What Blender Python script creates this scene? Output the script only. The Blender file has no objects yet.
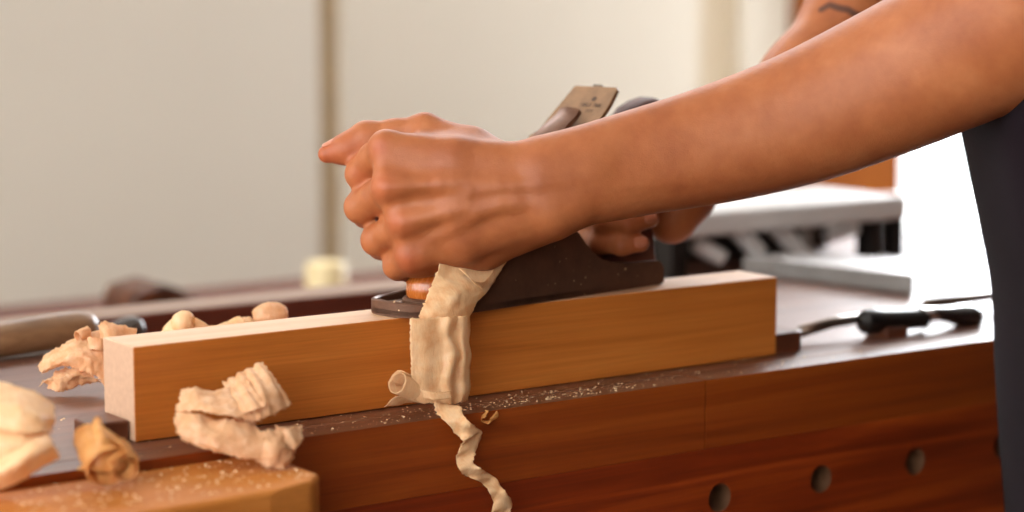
import bpy, bmesh, math, random
import numpy as np
from mathutils import Vector, Matrix, noise as mnoise
from mathutils.geometry import tessellate_polygon

random.seed(7)
rng = np.random.default_rng(7)
SC = bpy.context.scene
COL = SC.collection
ZB = 0.88                      # height of the bench top above the floor

# ------------------------------------------------------------------ camera frame (bench coordinates: X along bench, Y away, Z up, 0 = bench top)
F = 2150.0
TH = math.atan(282 / F)
AZ = math.atan(3047 * math.cos(TH) / F)
FH = np.array([math.cos(AZ), math.sin(AZ), 0.0])
RV = np.array([math.sin(AZ), -math.cos(AZ), 0.0])
FW = FH * math.cos(TH) + np.array([0, 0, -math.sin(TH)])
UV = np.cross(RV, FW)
CAM = np.array([-0.5637, -1.1928, 0.2866])

def ray(px, py): return FW + RV * (px - 512) / F - UV * (py - 256) / F
def at(px, py, d): return CAM + ray(px, py) * d
def atp(px, py, n, c):
    q = ray(px, py); return CAM + q * ((c - CAM[n]) / q[n])
def aty(px, py, y): return atp(px, py, 1, y)
def atz(px, py, z=0.0): return atp(px, py, 2, z)

# ------------------------------------------------------------------ object helpers
def mesh_obj(name, verts, faces, mat, parent=None, origin=None, smooth=False, mats=None, fmat=None):
    """verts in bench coordinates; object origin at 'origin' (bench coords) when top level, else parent's origin"""
    if parent is not None: org = np.array(parent['_org'])
    elif origin is not None: org = np.array(origin, float)
    else:
        a = np.asarray(verts, float); org = np.array([a[:, 0].mean(), a[:, 1].mean(), a[:, 2].min()])
    me = bpy.data.meshes.new(name)
    v = np.asarray(verts, float) - org
    if isinstance(faces, np.ndarray):
        nv, nf = len(v), len(faces); k = faces.shape[1]
        me.vertices.add(nv); me.vertices.foreach_set('co', v.astype(np.float32).ravel())
        me.loops.add(nf * k); me.loops.foreach_set('vertex_index', faces.astype(np.int32).ravel())
        me.polygons.add(nf)
        me.polygons.foreach_set('loop_start', np.arange(0, nf * k, k, dtype=np.int32))
        me.update(calc_edges=True); me.validate()
    else:
        me.from_pydata([tuple(x) for x in v], [], [tuple(f) for f in faces]); me.update()
    for m in (mats or [mat]): me.materials.append(m)
    if fmat is not None: me.polygons.foreach_set('material_index', np.array(fmat, dtype=np.int32))
    if smooth: me.polygons.foreach_set('use_smooth', np.ones(len(me.polygons), dtype=bool))
    o = bpy.data.objects.new(name, me); COL.objects.link(o)
    o['_org'] = [float(x) for x in org]
    if parent is not None: o.parent = parent; o.location = (0, 0, 0)
    else: o.location = (org[0], org[1], org[2] + ZB)
    return o

def tag(o, label=None, cat=None, group=None, kind=None):
    if label: o['label'] = label
    if cat: o['category'] = cat
    if group: o['group'] = group
    if kind: o['kind'] = kind
    return o

def thing(name, label, cat, loc, group=None):
    o = bpy.data.objects.new(name, None); COL.objects.link(o)
    o.empty_display_size = 0.02
    o['_org'] = [float(x) for x in loc]; o.location = (loc[0], loc[1], loc[2] + ZB)
    return tag(o, label, cat, group)

def bevel(o, w, seg=2, ang=35):
    m = o.modifiers.new('bevel', 'BEVEL'); m.width = w; m.segments = seg; m.limit_method = 'ANGLE'; m.angle_limit = math.radians(ang)
    return o

class MB:
    def __init__(s): s.v = []; s.f = []
    def add(s, v, f):
        n = len(s.v); s.v += [tuple(map(float, p)) for p in v]; s.f += [tuple(i + n for i in q) for q in f]; return s
    def box(s, x0, x1, y0, y1, z0, z1, T=None):
        v = [(x, y, z) for z in (z0, z1) for y in (y0, y1) for x in (x0, x1)]
        if T: v = [T(*p) for p in v]
        return s.add(v, [(0, 2, 3, 1), (4, 5, 7, 6), (0, 1, 5, 4), (2, 6, 7, 3), (0, 4, 6, 2), (1, 3, 7, 5)])
    def prism(s, poly, h0, h1, T):
        """poly: 2-D outline; T(a, b, h) -> 3-D"""
        n = len(poly); v = [T(a, b, h0) for a, b in poly] + [T(a, b, h1) for a, b in poly]
        tri = tessellate_polygon([[Vector((a, b, 0)) for a, b in poly]])
        f = [tuple(t) for t in tri] + [tuple(i + n for i in reversed(t)) for t in tri]
        f += [(i, (i + 1) % n, (i + 1) % n + n, i + n) for i in range(n)]
        return s.add(v, f)
    def lathe(s, prof, c, ax=(0, 0, 1), n=32):
        ax = np.array(ax, float); ax /= np.linalg.norm(ax)
        t = np.array([1., 0, 0]) if abs(ax[0]) < .8 else np.array([0, 1., 0])
        a = np.cross(ax, t); a /= np.linalg.norm(a); b = np.cross(ax, a); c = np.array(c, float)
        v = []; f = []
        for r, h in prof:
            for i in range(n):
                q = 2 * math.pi * i / n; v.append(c + ax * h + (a * math.cos(q) + b * math.sin(q)) * max(r, 1e-5))
        for j in range(len(prof) - 1):
            for i in range(n): f.append((j * n + i, j * n + (i + 1) % n, (j + 1) * n + (i + 1) % n, (j + 1) * n + i))
        f.append(tuple(range(n - 1, -1, -1))); f.append(tuple((len(prof) - 1) * n + i for i in range(n)))
        return s.add(v, f)
    def tube(s, pts, rad, n=16):
        pts = [np.array(p, float) for p in pts]
        if not hasattr(rad, '__len__'): rad = [rad] * len(pts)
        v = []; f = []; up = np.array([0.03, .1, 1.])
        for i, p in enumerate(pts):
            d = pts[min(i + 1, len(pts) - 1)] - pts[max(i - 1, 0)]; d /= np.linalg.norm(d)
            a = np.cross(d, up); a /= np.linalg.norm(a); b = np.cross(a, d)
            for k in range(n):
                q = 2 * math.pi * k / n; v.append(p + (a * math.cos(q) + b * math.sin(q)) * rad[i])
        for j in range(len(pts) - 1):
            for i in range(n): f.append((j * n + i, j * n + (i + 1) % n, (j + 1) * n + (i + 1) % n, (j + 1) * n + i))
        f.append(tuple(range(n - 1, -1, -1))); f.append(tuple((len(pts) - 1) * n + i for i in range(n)))
        return s.add(v, f)
    def build(s, name, mat, parent=None, origin=None, smooth=False, fix=True, **k):
        o = mesh_obj(name, s.v, s.f, mat, parent, origin, smooth, **k)
        if fix:
            bm = bmesh.new(); bm.from_mesh(o.data); bmesh.ops.recalc_face_normals(bm, faces=bm.faces); bm.to_mesh(o.data); bm.free()
        return o

def smooth_angle(o, deg=40):
    o.data.polygons.foreach_set('use_smooth', np.ones(len(o.data.polygons), dtype=bool))
    bm = bmesh.new(); bm.from_mesh(o.data)
    for e in bm.edges:
        if len(e.link_faces) == 2 and e.calc_face_angle(0) > math.radians(deg): e.smooth = False
    bm.to_mesh(o.data); bm.free()
    return o

# ------------------------------------------------------------------ materials
def srgb(r, g, b):
    return tuple(((c / 255) / 12.92 if c / 255 <= .04045 else ((c / 255 + .055) / 1.055) ** 2.4) for c in (r, g, b)) + (1.0,)

class NT:
    def __init__(s, name):
        s.m = bpy.data.materials.new(name); s.m.use_nodes = True; s.t = s.m.node_tree; s.t.nodes.clear()
        s.out = s.n('ShaderNodeOutputMaterial')
    def n(s, kind, ins=None, **k):
        x = s.t.nodes.new(kind)
        for a, b in k.items(): setattr(x, a, b)
        for a, b in (ins or {}).items(): s.set(x, a, b)
        return x
    def set(s, x, a, b):
        if isinstance(b, bpy.types.NodeSocket): s.t.links.new(b, x.inputs[a])
        else: x.inputs[a].default_value = b
    def coords(s, scale=(1, 1, 1), rot=(0, 0, 0), loc=(0, 0, 0)):
        tc = s.n('ShaderNodeTexCoord')
        mp = s.n('ShaderNodeMapping', {'Vector': tc.outputs['Object'], 'Scale': scale, 'Rotation': rot, 'Location': loc})
        return mp.outputs[0]
    def noise(s, vec, scale, detail=4, rough=.55, dist=0):
        return s.n('ShaderNodeTexNoise', {'Vector': vec, 'Scale': scale, 'Detail': detail, 'Roughness': rough, 'Distortion': dist}).outputs[0]
    def ramp(s, fac, stops, interp='LINEAR'):
        r = s.n('ShaderNodeValToRGB', {'Fac': fac}); r.color_ramp.interpolation = interp
        e = r.color_ramp.elements
        while len(e) < len(stops): e.new(.5)
        for i, (p, c) in enumerate(stops): e[i].position = p; e[i].color = c if len(c) == 4 else tuple(c) + (1,)
        return r.outputs[0]
    def mix(s, fac, a, b, mode='MIX'):
        x = s.n('ShaderNodeMix', data_type='RGBA', blend_type=mode)
        s.set(x, 0, fac); s.set(x, 6, a); s.set(x, 7, b); return x.outputs[2]
    def math(s, op, a, b=0.0):
        x = s.n('ShaderNodeMath', operation=op); s.set(x, 0, a); s.set(x, 1, b); return x.outputs[0]
    def bump(s, h, strength, dist=.001):
        return s.n('ShaderNodeBump', {'Height': h, 'Strength': strength, 'Distance': dist}).outputs[0]
    def pbsdf(s, **k):
        p = s.n('ShaderNodeBsdfPrincipled')
        for a, b in k.items(): s.set(p, a.replace('_', ' '), b)
        return p
    def done(s, sh):
        s.t.links.new(sh.outputs[0] if hasattr(sh, 'outputs') else sh, s.out.inputs[0]); return s.m

def wood(name, dark, mid, light, rough=.45, grain=(3, 60, 60), rot=(0, 0, 0), coat=0.0, spec=.5, streak=1.0, bump=.15, coatr=.15, blotch=.25):
    t = NT(name)
    v = t.coords(grain, rot)
    a = t.noise(v, 1.6, 6, .6, .6)
    w = t.coords((grain[0] * 3, grain[1] * 9, grain[2] * 9), rot)
    b = t.noise(w, 2.0, 3, .6)
    c = t.ramp(a, [(.28, dark), (.5, mid), (.72, light)])
    fine = t.ramp(b, [(.3, (.80, .80, .80)), (.65, (1.06, 1.06, 1.06))])
    c = t.mix(.6 * streak, c, fine, 'MULTIPLY')
    bl = t.noise(t.coords((4, 9, 9)), 1.0, 2)
    c = t.mix(blotch, c, t.ramp(bl, [(.35, (.72, .70, .66)), (.65, (1.1, 1.08, 1.05))]), 'MULTIPLY')
    r = t.ramp(b, [(.2, (rough - .05,) * 3), (.8, (rough + .08,) * 3)])
    p = t.pbsdf(Base_Color=c, Roughness=r, Normal=t.bump(b, bump, .0006), Specular_IOR_Level=spec, Coat_Weight=coat, Coat_Roughness=coatr)
    return t.done(p)

def plain(name, col, rough=.5, metal=0.0, var=.12, scale=40, bump=.05, spec=.5, coat=0.0):
    t = NT(name)
    n = t.noise(t.coords(), scale, 4)
    lo = tuple(c * (1 - var) for c in col[:3]) + (1,); hi = tuple(min(1, c * (1 + var)) for c in col[:3]) + (1,)
    c = t.ramp(n, [(.3, lo), (.7, hi)])
    p = t.pbsdf(Base_Color=c, Roughness=rough, Metallic=metal, Normal=t.bump(n, bump, .001), Specular_IOR_Level=spec, Coat_Weight=coat)
    return t.done(p)

M = {}
M['beam_face'] = wood('oiled_orange_wood', srgb(184, 102, 36), srgb(202, 118, 46), srgb(212, 130, 56), .38, (2.0, 40, 55), coat=.0, bump=.1, blotch=.35)
M['beam_top'] = wood('fresh_planed_wood', srgb(214, 168, 128), srgb(222, 178, 140), srgb(228, 188, 150), .5, (2.0, 60, 40), bump=.05, spec=.6)
M['beam_end'] = plain('sawn_end_grain', srgb(192, 154, 126), .62, var=.07, scale=260, bump=.2)
M['bench_top'] = wood('worn_bench_top', srgb(82, 42, 24), srgb(108, 62, 40), srgb(128, 84, 58), .42, (2.5, 40, 40), spec=1.0, bump=.15, blotch=.5)
M['mahogany'] = wood('mahogany_board', srgb(92, 28, 6), srgb(134, 48, 10), srgb(186, 82, 22), .42, (1.2, 26, 34), rot=(0, math.radians(4), 0), bump=.08, blotch=.45)
M['mahogany_edge'] = wood('mahogany_edge_board', srgb(116, 46, 10), srgb(142, 62, 14), srgb(164, 80, 22), .42, (1.4, 30, 30), bump=.08, blotch=.35)
M['jaw'] = wood('light_orange_jaw', srgb(170, 98, 38), srgb(194, 120, 52), srgb(208, 136, 68), .6, (3, 30, 30), spec=.2)
M['well'] = wood('tool_well_wood', srgb(74, 28, 14), srgb(96, 38, 18), srgb(112, 50, 24), .5, (2, 30, 30))
M['rail'] = wood('rear_rail_wood', srgb(128, 96, 76), srgb(146, 116, 96), srgb(160, 130, 110), .5, (2, 40, 40))
M['dogwood'] = wood('dark_stop_wood', srgb(70, 34, 20), srgb(96, 50, 28), srgb(118, 66, 40), .4, (12, 12, 50))
M['tote'] = wood('dark_rosewood', srgb(52, 20, 12), srgb(74, 32, 20), srgb(112, 62, 42), .5, (10, 30, 30), spec=.25, bump=.03)
M['knob'] = wood('varnished_orange_knob', srgb(150, 72, 22), srgb(184, 98, 36), srgb(200, 116, 52), .25, (40, 40, 10), coat=.5, coatr=.1, bump=.03)
M['handle'] = wood('grey_brown_handle', srgb(112, 80, 54), srgb(142, 106, 74), srgb(164, 128, 94), .4, (8, 40, 40), coat=.2)
M['cream'] = plain('cream_paint', srgb(222, 214, 200), .55, var=.015, scale=3, bump=.02)
M['cream_bright'] = plain('cream_white_paint', srgb(222, 213, 197), .5, var=.015, scale=3, bump=.02)
M['plaster'] = plain('tan_plaster', srgb(224, 208, 182), .7, var=.03, scale=4)
M['ceiling'] = plain('white_ceiling_paint', srgb(228, 222, 212), .8, var=.02, scale=4)
M['floor'] = wood('floor_boards', srgb(84, 56, 36), srgb(104, 72, 48), srgb(120, 86, 60), .5, (3, 1.2, 8))
M['framewood'] = wood('brown_window_frame', srgb(120, 62, 14), srgb(142, 76, 20), srgb(156, 88, 28), .6, (12, 12, 2), spec=.1)
M['gapwood'] = plain('tan_recess', srgb(188, 164, 128), .6, var=.08)
M['low_bounce_wall'] = wood('dark_low_bounce_wall', srgb(70, 46, 30), srgb(88, 60, 40), srgb(104, 74, 50), .5, (6, 6, 1))  # dark finish given to unseen walls to cut bounced light
M['sill'] = plain('white_sill_paint', srgb(236, 234, 230), .4, var=.02)
M['steel'] = plain('pale_steel', srgb(196, 194, 194), .36, .55, var=.1, scale=25)
M['palepaint'] = plain('pale_grey_enamel', srgb(204, 202, 200), .45, var=.03)
M['steel_grey'] = plain('grey_cast_iron', srgb(128, 124, 120), .45, .4, var=.15, scale=30)
M['black_metal'] = plain('black_metal', srgb(26, 22, 20), .35, .3, var=.2)
M['rod'] = plain('brown_steel_rod', srgb(120, 104, 92), .28, .85, var=.15)
M['chrome'] = plain('bright_steel', srgb(215, 215, 218), .16, 1.0, var=.05)
M['black_wood'] = plain('black_lacquered_handle', srgb(28, 18, 16), .22, 0, var=.2, coat=.5)
M['gripdark'] = plain('dark_grip', srgb(66, 56, 50), .35)
M['hole'] = plain('dog_hole_wood', srgb(98, 66, 44), .6, var=.2)
M['navy'] = None
M['yellow'] = plain('yellow_paint', srgb(236, 216, 166), .5, var=.03)
M['darkbrown'] = wood('dark_brown_block', srgb(46, 24, 14), srgb(84, 42, 20), srgb(116, 60, 28), .4, (30, 30, 30))
M['hair'] = plain('dark_hair', srgb(30, 22, 18), .5, var=.3, scale=200)
M['shoe'] = plain('brown_leather', srgb(70, 48, 34), .5)

def iron_mat(name, col, rough, metal, specks=True, edge=None):
    t = NT(name)
    n = t.noise(t.coords(), 60, 5, .65)
    c = t.ramp(n, [(.3, tuple(x * .72 for x in col[:3])), (.7, tuple(min(1, x * 1.25) for x in col[:3]))])
    r = t.ramp(n, [(.3, (rough,) * 3), (.7, (rough + .14,) * 3)])
    m = metal
    if specks:
        vo = t.n('ShaderNodeTexVoronoi', {'Vector': t.coords(), 'Scale': 260.0, 'Randomness': 1.0})
        sz = t.noise(t.coords(), 35, 2)
        rad = t.ramp(sz, [(.50, (0, 0, 0)), (.78, (.30, .30, .30))])
        k = t.math('LESS_THAN', vo.outputs['Distance'], rad)
        pick = t.math('GREATER_THAN', t.n('ShaderNodeSeparateColor', {'Color': vo.outputs['Color']}).outputs[0], .55)
        k = t.math('MULTIPLY', k, pick)
        c = t.mix(k, c, srgb(214, 176, 132)); m = t.math('MULTIPLY', t.math('SUBTRACT', 1.0, k), metal)
        r = t.mix(k, r, (.8, .8, .8, 1))
    p = t.pbsdf(Base_Color=c, Roughness=r, Metallic=m, Normal=t.bump(n, .12, .0005))
    return t.done(p)
M['casting'] = iron_mat('patinated_iron', srgb(104, 72, 54), .48, .5)
M['blade'] = iron_mat('brown_patina_steel', srgb(146, 112, 82), .46, .65, specks=False)
M['levercap'] = iron_mat('dark_bronze_lever', srgb(120, 88, 72), .34, .8, specks=False)
M['ink'] = plain('dark_engraving', srgb(78, 58, 44), .7)
M['brass'] = iron_mat('brass', srgb(190, 146, 70), .3, 1.0, specks=False)

def shaving_mat(name, a, b, c):
    t = NT(name)
    v = t.coords((30, 30, 30))
    n = t.noise(v, 4, 5, .6)
    col = t.ramp(n, [(.3, a), (.5, b), (.72, c)])
    st = t.noise(t.coords((900, 120, 160), (.3, .5, .4)), 1.0, 3, .6, .4)
    col = t.mix(.5, col, t.ramp(st, [(.3, (.90, .86, .80)), (.7, (1.08, 1.08, 1.08))]), 'MULTIPLY')
    nb = t.bump(t.math('ADD', st, t.noise(t.coords(), 220, 4, .6)), .55, .0012)
    d = t.n('ShaderNodeBsdfDiffuse', {'Color': col, 'Roughness': .5, 'Normal': nb})
    tr = t.n('ShaderNodeBsdfTranslucent', {'Color': col})
    gl = t.n('ShaderNodeBsdfGlossy', {'Color': (1, 1, 1, 1), 'Roughness': .35})
    mx = t.n('ShaderNodeMixShader', {0: .38, 1: d.outputs[0], 2: tr.outputs[0]})
    m2 = t.n('ShaderNodeMixShader', {0: .025, 1: mx.outputs[0], 2: gl.outputs[0]})
    return t.done(m2)
M['shaving'] = shaving_mat('thin_wood_shaving', srgb(242, 198, 146), srgb(250, 218, 172), srgb(253, 228, 192))
M['shaving_pale'] = shaving_mat('pale_wood_shaving', srgb(230, 180, 132), srgb(240, 198, 154), srgb(246, 214, 178))
M['shaving_orange'] = shaving_mat('orange_wood_shaving', srgb(222, 156, 86), srgb(238, 182, 110), srgb(246, 202, 140))
M['dust'] = plain('sawdust_grain', srgb(232, 198, 156), .9, var=.2)

def cloth_mat(name, col):
    t = NT(name)
    w1 = t.n('ShaderNodeTexWave', {'Vector': t.coords(), 'Scale': 320.0, 'Distortion': .6}, bands_direction='Z').outputs[1]
    w2 = t.n('ShaderNodeTexWave', {'Vector': t.coords(), 'Scale': 320.0, 'Distortion': .6}, bands_direction='Y').outputs[1]
    h = t.math('ADD', w1, w2)
    c = t.ramp(t.noise(t.coords(), 9, 5), [(.3, tuple(x * .8 for x in col[:3])), (.7, tuple(x * 1.2 for x in col[:3]))])
    return t.done(t.pbsdf(Base_Color=c, Roughness=.9, Specular_IOR_Level=.08, Normal=t.bump(h, .2, .0005), Sheen_Weight=.03))
M['navy'] = cloth_mat('navy_apron_cloth', srgb(27, 17, 24))
M['shirt'] = cloth_mat('grey_shirt_cloth', srgb(70, 70, 74))
M['trousers'] = cloth_mat('dark_trouser_cloth', srgb(40, 40, 48))

# ------------------------------------------------------------------ signed-distance modelling for the figure
def smin(a, b, k):
    h = np.maximum(k - np.abs(a - b), 0) / k
    return np.minimum(a, b) - h * h * (k * .25)

class Field:
    def __init__(s, xs, ys, zs):
        s.ax = [np.asarray(q, np.float32) for q in (xs, ys, zs)]
        s.D = np.full((len(xs), len(ys), len(zs)), 1.0, np.float32)
    def sub(s, lo, hi):
        return tuple(slice(max(0, int(np.searchsorted(a, l)) - 2), min(len(a), int(np.searchsorted(a, h)) + 2)) for a, l, h in zip(s.ax, lo, hi))
    def group(s, prims, kin, kout, margin=.022, op='add'):
        """prims: (a, b, ra, rb) tapered capsules"""
        lo = np.min([np.minimum(a - ra, b - rb) for a, b, ra, rb in prims], axis=0) - margin
        hi = np.max([np.maximum(a + ra, b + rb) for a, b, ra, rb in prims], axis=0) + margin
        sl = s.sub(lo, hi)
        X, Y, Z = (s.ax[0][sl[0]][:, None, None], s.ax[1][sl[1]][None, :, None], s.ax[2][sl[2]][None, None, :])
        G = np.full(s.D[sl].shape, 1.0, np.float32)
        if G.size == 0: return
        g0 = [q.start for q in sl]
        for a, b, ra, rb in prims:
            l1 = np.minimum(a - ra, b - rb) - margin; h1 = np.maximum(a + ra, b + rb) + margin
            q = s.sub(l1, h1); q = tuple(slice(max(0, u.start - g), max(0, u.stop - g)) for u, g in zip(q, g0))
            x, y, z = X[q[0]], Y[:, q[1]], Z[:, :, q[2]]
            ab = (b - a).astype(np.float32); L = float(ab @ ab) + 1e-12
            px, py, pz = x - np.float32(a[0]), y - np.float32(a[1]), z - np.float32(a[2])
            t = np.clip((px * ab[0] + py * ab[1] + pz * ab[2]) / np.float32(L), 0, 1)
            d = np.sqrt((px - t * ab[0]) ** 2 + (py - t * ab[1]) ** 2 + (pz - t * ab[2]) ** 2) - (np.float32(ra) + t * np.float32(rb - ra))
            G[q] = smin(G[q], d, np.float32(kin))
        if op == 'add': s.D[sl] = smin(s.D[sl], G, np.float32(kout))
        else: s.D[sl] = -smin(-s.D[sl], G, np.float32(kout))
    def mesh(s):
        D = s.D; S = D < 0
        cnt = np.zeros(tuple(n - 1 for n in D.shape), np.uint8)
        offs = [(i, j, k) for i in (0, 1) for j in (0, 1) for k in (0, 1)]
        nx, ny, nz = cnt.shape
        for i, j, k in offs: cnt += S[i:i + nx, j:j + ny, k:k + nz]
        idx = np.argwhere((cnt > 0) & (cnt < 8)); del cnt
        ids = np.full((nx, ny, nz), -1, np.int32); ids[idx[:, 0], idx[:, 1], idx[:, 2]] = np.arange(len(idx))
        P = np.zeros((len(idx), 3)); N = np.zeros(len(idx))
        def corner(o):
            q = idx + np.array(o); return D[q[:, 0], q[:, 1], q[:, 2]], np.stack([s.ax[a][q[:, a]] for a in range(3)], 1)
        cv = {o: corner(o) for o in offs}
        for o in offs:
            for a in range(3):
                if o[a]: continue
                o2 = list(o); o2[a] = 1; o2 = tuple(o2)
                d0, p0 = cv[o]; d1, p1 = cv[o2]
                m = (d0 < 0) != (d1 < 0)
                t = np.where(m, d0 / np.where(m, d0 - d1, 1), 0)[:, None]
                P += np.where(m[:, None], p0 + (p1 - p0) * t, 0); N += m
        P /= N[:, None]
        faces = []
        for a in range(3):
            b, c = (a + 1) % 3, (a + 2) % 3
            s0 = [slice(1, -1)] * 3; s1 = [slice(1, -1)] * 3
            s0[a] = slice(0, -1); s1[a] = slice(1, None)
            A = S[tuple(s0)]; B = S[tuple(s1)]
            e = np.argwhere(A != B)
            ins = A[e[:, 0], e[:, 1], e[:, 2]]
            g = e.copy(); g[:, b] += 1; g[:, c] += 1
            quad = []
            for db, dc in ((-1, -1), (0, -1), (0, 0), (-1, 0)):
                q = g.copy(); q[:, b] += db; q[:, c] += dc
                quad.append(ids[q[:, 0], q[:, 1], q[:, 2]])
            Q = np.stack(quad, 1); Q[~ins] = Q[~ins][:, ::-1]
            faces.append(Q)
        return P, np.concatenate(faces)

def axis(*segs):
    """segs: (start, stop, step) joined"""
    out = []
    for a, b, st in segs: out += list(np.arange(a, b - st * .3, st))
    out.append(segs[-1][1]); return np.array(out)

# ================================================================== THE SETTING
def struct(name, mb, mat, bev=0, **k):
    o = mb.build(name, mat, **k); o['kind'] = 'structure'
    if bev: bevel(o, bev)
    return o
XL, XR, YN, YF, ZF, ZC = -1.5, 4.2, -3.0, 2.0, -ZB, 1.75
struct('floor', MB().box(XL, XR, YN, YF + .1, ZF - .1, ZF), M['floor'])
struct('ceiling', MB().box(XL, XR, YN, YF + .1, ZC, ZC + .1), M['ceiling'])
WX0, WX1, WZ0, WZ1 = 2.66, 4.0, -.34, 1.35        # window opening in the far wall
b = MB(); b.box(XL, WX0, YF, YF + .1, ZF, 1.25); b.box(XL, -.4, YF, YF + .1, 1.25, ZC); b.box(2.4, WX0, YF, YF + .1, 1.25, ZC); b.box(-.4, 2.4, YF, YF + .1, 1.69, ZC); b.box(WX1, XR, YF, YF + .1, ZF, ZC); b.box(WX0, WX1, YF, YF + .1, ZF, WZ0); b.box(WX0, WX1, YF, YF + .1, WZ1, ZC)
struct('wall_back', b, M['plaster'])
b = MB()                                              # left wall; unseen window opening, widened to brighten the far wall
LY0, LY1, LZ0, LZ1 = -2.2, 1.5, -.05, 1.4
b.box(XL - .1, XL, YN, LY0, ZF, ZC); b.box(XL - .1, XL, LY1, YF + .1, ZF, ZC); b.box(XL - .1, XL, LY0, LY1, ZF, LZ0); b.box(XL - .1, XL, LY0, LY1, LZ1, ZC)
struct('wall_left', b, M['cream'])
struct('wall_right', MB().box(XR, XR + .1, YN, YF + .1, ZF, ZC), M['low_bounce_wall'])
struct('wall_front', MB().box(XL, XR, YN - .1, YN, ZF, ZC), M['low_bounce_wall'])

# two tall cream sliding doors on the far wall with a tan recess between them
GX0, GX1 = 1.288, 1.328
struct('door_1', MB().box(-1.3, GX0, YF - .03, YF - .001, ZF + .01, 1.2), M['cream'], .004)
struct('door_2', MB().box(GX1 + .004, 2.13, YF - .03, YF - .001, ZF + .01, 1.2), M['cream_bright'], .004)
struct('trim_1', MB().box(GX0 + .001, GX1 + .003, YF - .012, YF - .001, ZF + .01, 1.2), M['gapwood'])
struct('trim_2', MB().box(2.235, 2.36, YF - .035, YF - .001, ZF + .01, 1.2), M['cream_bright'], .006)
b = MB(); b.box(2.362, WX0, YF - .06, YF + .06, ZF + .01, WZ1 + .15); b.box(WX1, WX1 + .15, YF - .06, YF + .06, WZ0 - .1, WZ1 + .15); b.box(WX0, WX1, YF - .06, YF + .06, WZ1, WZ1 + .15)
fr = struct('trim_3', b, M['framewood'], .006)

def thin_glass():
    t = NT('window_glass')
    a = t.n('ShaderNodeBsdfTransparent', {'Color': (.97, .98, .98, 1)}); g = t.n('ShaderNodeBsdfGlossy', {'Roughness': .02})
    return t.done(t.n('ShaderNodeMixShader', {0: .04, 1: a.outputs[0], 2: g.outputs[0]}))
M['glass'] = thin_glass()
def window(name, mb_frame, mb_pane, sill=None):
    w = mb_frame.build(name, M['sill']); w['kind'] = 'structure'; bevel(w, .003)
    mb_pane.build('window_pane', M['glass'], w)
    if sill: sill.build('window_sill', M['sill'], w)
def frame_xz(x0, x1, z0, z1, y, t=.05, d=.03, bars=1):
    m = MB(); m.box(x0, x0 + t, y - d, y + d, z0, z1); m.box(x1 - t, x1, y - d, y + d, z0, z1); m.box(x0, x1, y - d, y + d, z0, z0 + t); m.box(x0, x1, y - d, y + d, z1 - t, z1)
    for i in range(bars): xx = x0 + (x1 - x0) * (i + 1) / (bars + 1); m.box(xx - .02, xx + .02, y - d, y + d, z0, z1)
    return m
def frame_yz(y0, y1, z0, z1, x, t=.05, d=.03, bars=1):
    m = MB(); m.box(x - d, x + d, y0, y0 + t, z0, z1); m.box(x - d, x + d, y1 - t, y1, z0, z1); m.box(x - d, x + d, y0, y1, z0, z0 + t); m.box(x - d, x + d, y0, y1, z1 - t, z1)
    for i in range(bars): yy = y0 + (y1 - y0) * (i + 1) / (bars + 1); m.box(x - d, x + d, yy - .02, yy + .02, z0, z1)
    return m
window('window_1', frame_xz(WX0, WX1, WZ0, WZ1, YF + .06, .03, .02, 0), MB().box(WX0 + .03, WX1 - .03, YF + .056, YF + .062, WZ0 + .03, WZ1 - .03),
       MB().box(WX0 - .02, WX1 + .02, YF - .14, YF + .04, WZ0 - .04, WZ0))
window('window_3', frame_xz(-.4, 2.4, 1.25, 1.69, YF + .05, .03, .02, 3), MB().box(-.37, 2.37, YF + .047, YF + .053, 1.28, 1.66))
window('window_2', frame_yz(LY0, LY1, LZ0, LZ1, XL - .05, .05, .03, 2), MB().box(XL - .054, XL - .048, LY0 + .05, LY1 - .05, LZ0 + .05, LZ1 - .05))

# ================================================================== THE WORKBENCH
BX0, BX1, BYF, BYR = -.55, 1.75, -.045, .36          # bench extents; BYR = edge of the tool well
bench = thing('workbench', 'dark mahogany workbench carrying the orange beam, with round dog holes in its front board', 'workbench', (.5, .2, -ZB))
WEX = .62
b = MB(); b.prism([(BX0, BYF + .024), (BX1, BYF + .024), (BX1, .505), (WEX, .505), (WEX, BYR), (BX0, BYR)], -.05, 0, lambda a, c, h: (a, c, h))
bevel(b.build('bench_top', M['bench_top'], bench), .002)
SEAM = .4225
for x0, x1 in ((BX0, SEAM - .0007), (SEAM + .0007, BX1)):
    b = MB(); b.box(x0, x1, BYF, BYF + .0239, -.0503, -.0003)
    o = b.build('edge_board', M['mahogany_edge'], bench, mats=[M['mahogany_edge'], M['bench_top']])
    for p in o.data.polygons:
        if p.normal.z > .9: p.material_index = 1
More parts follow.
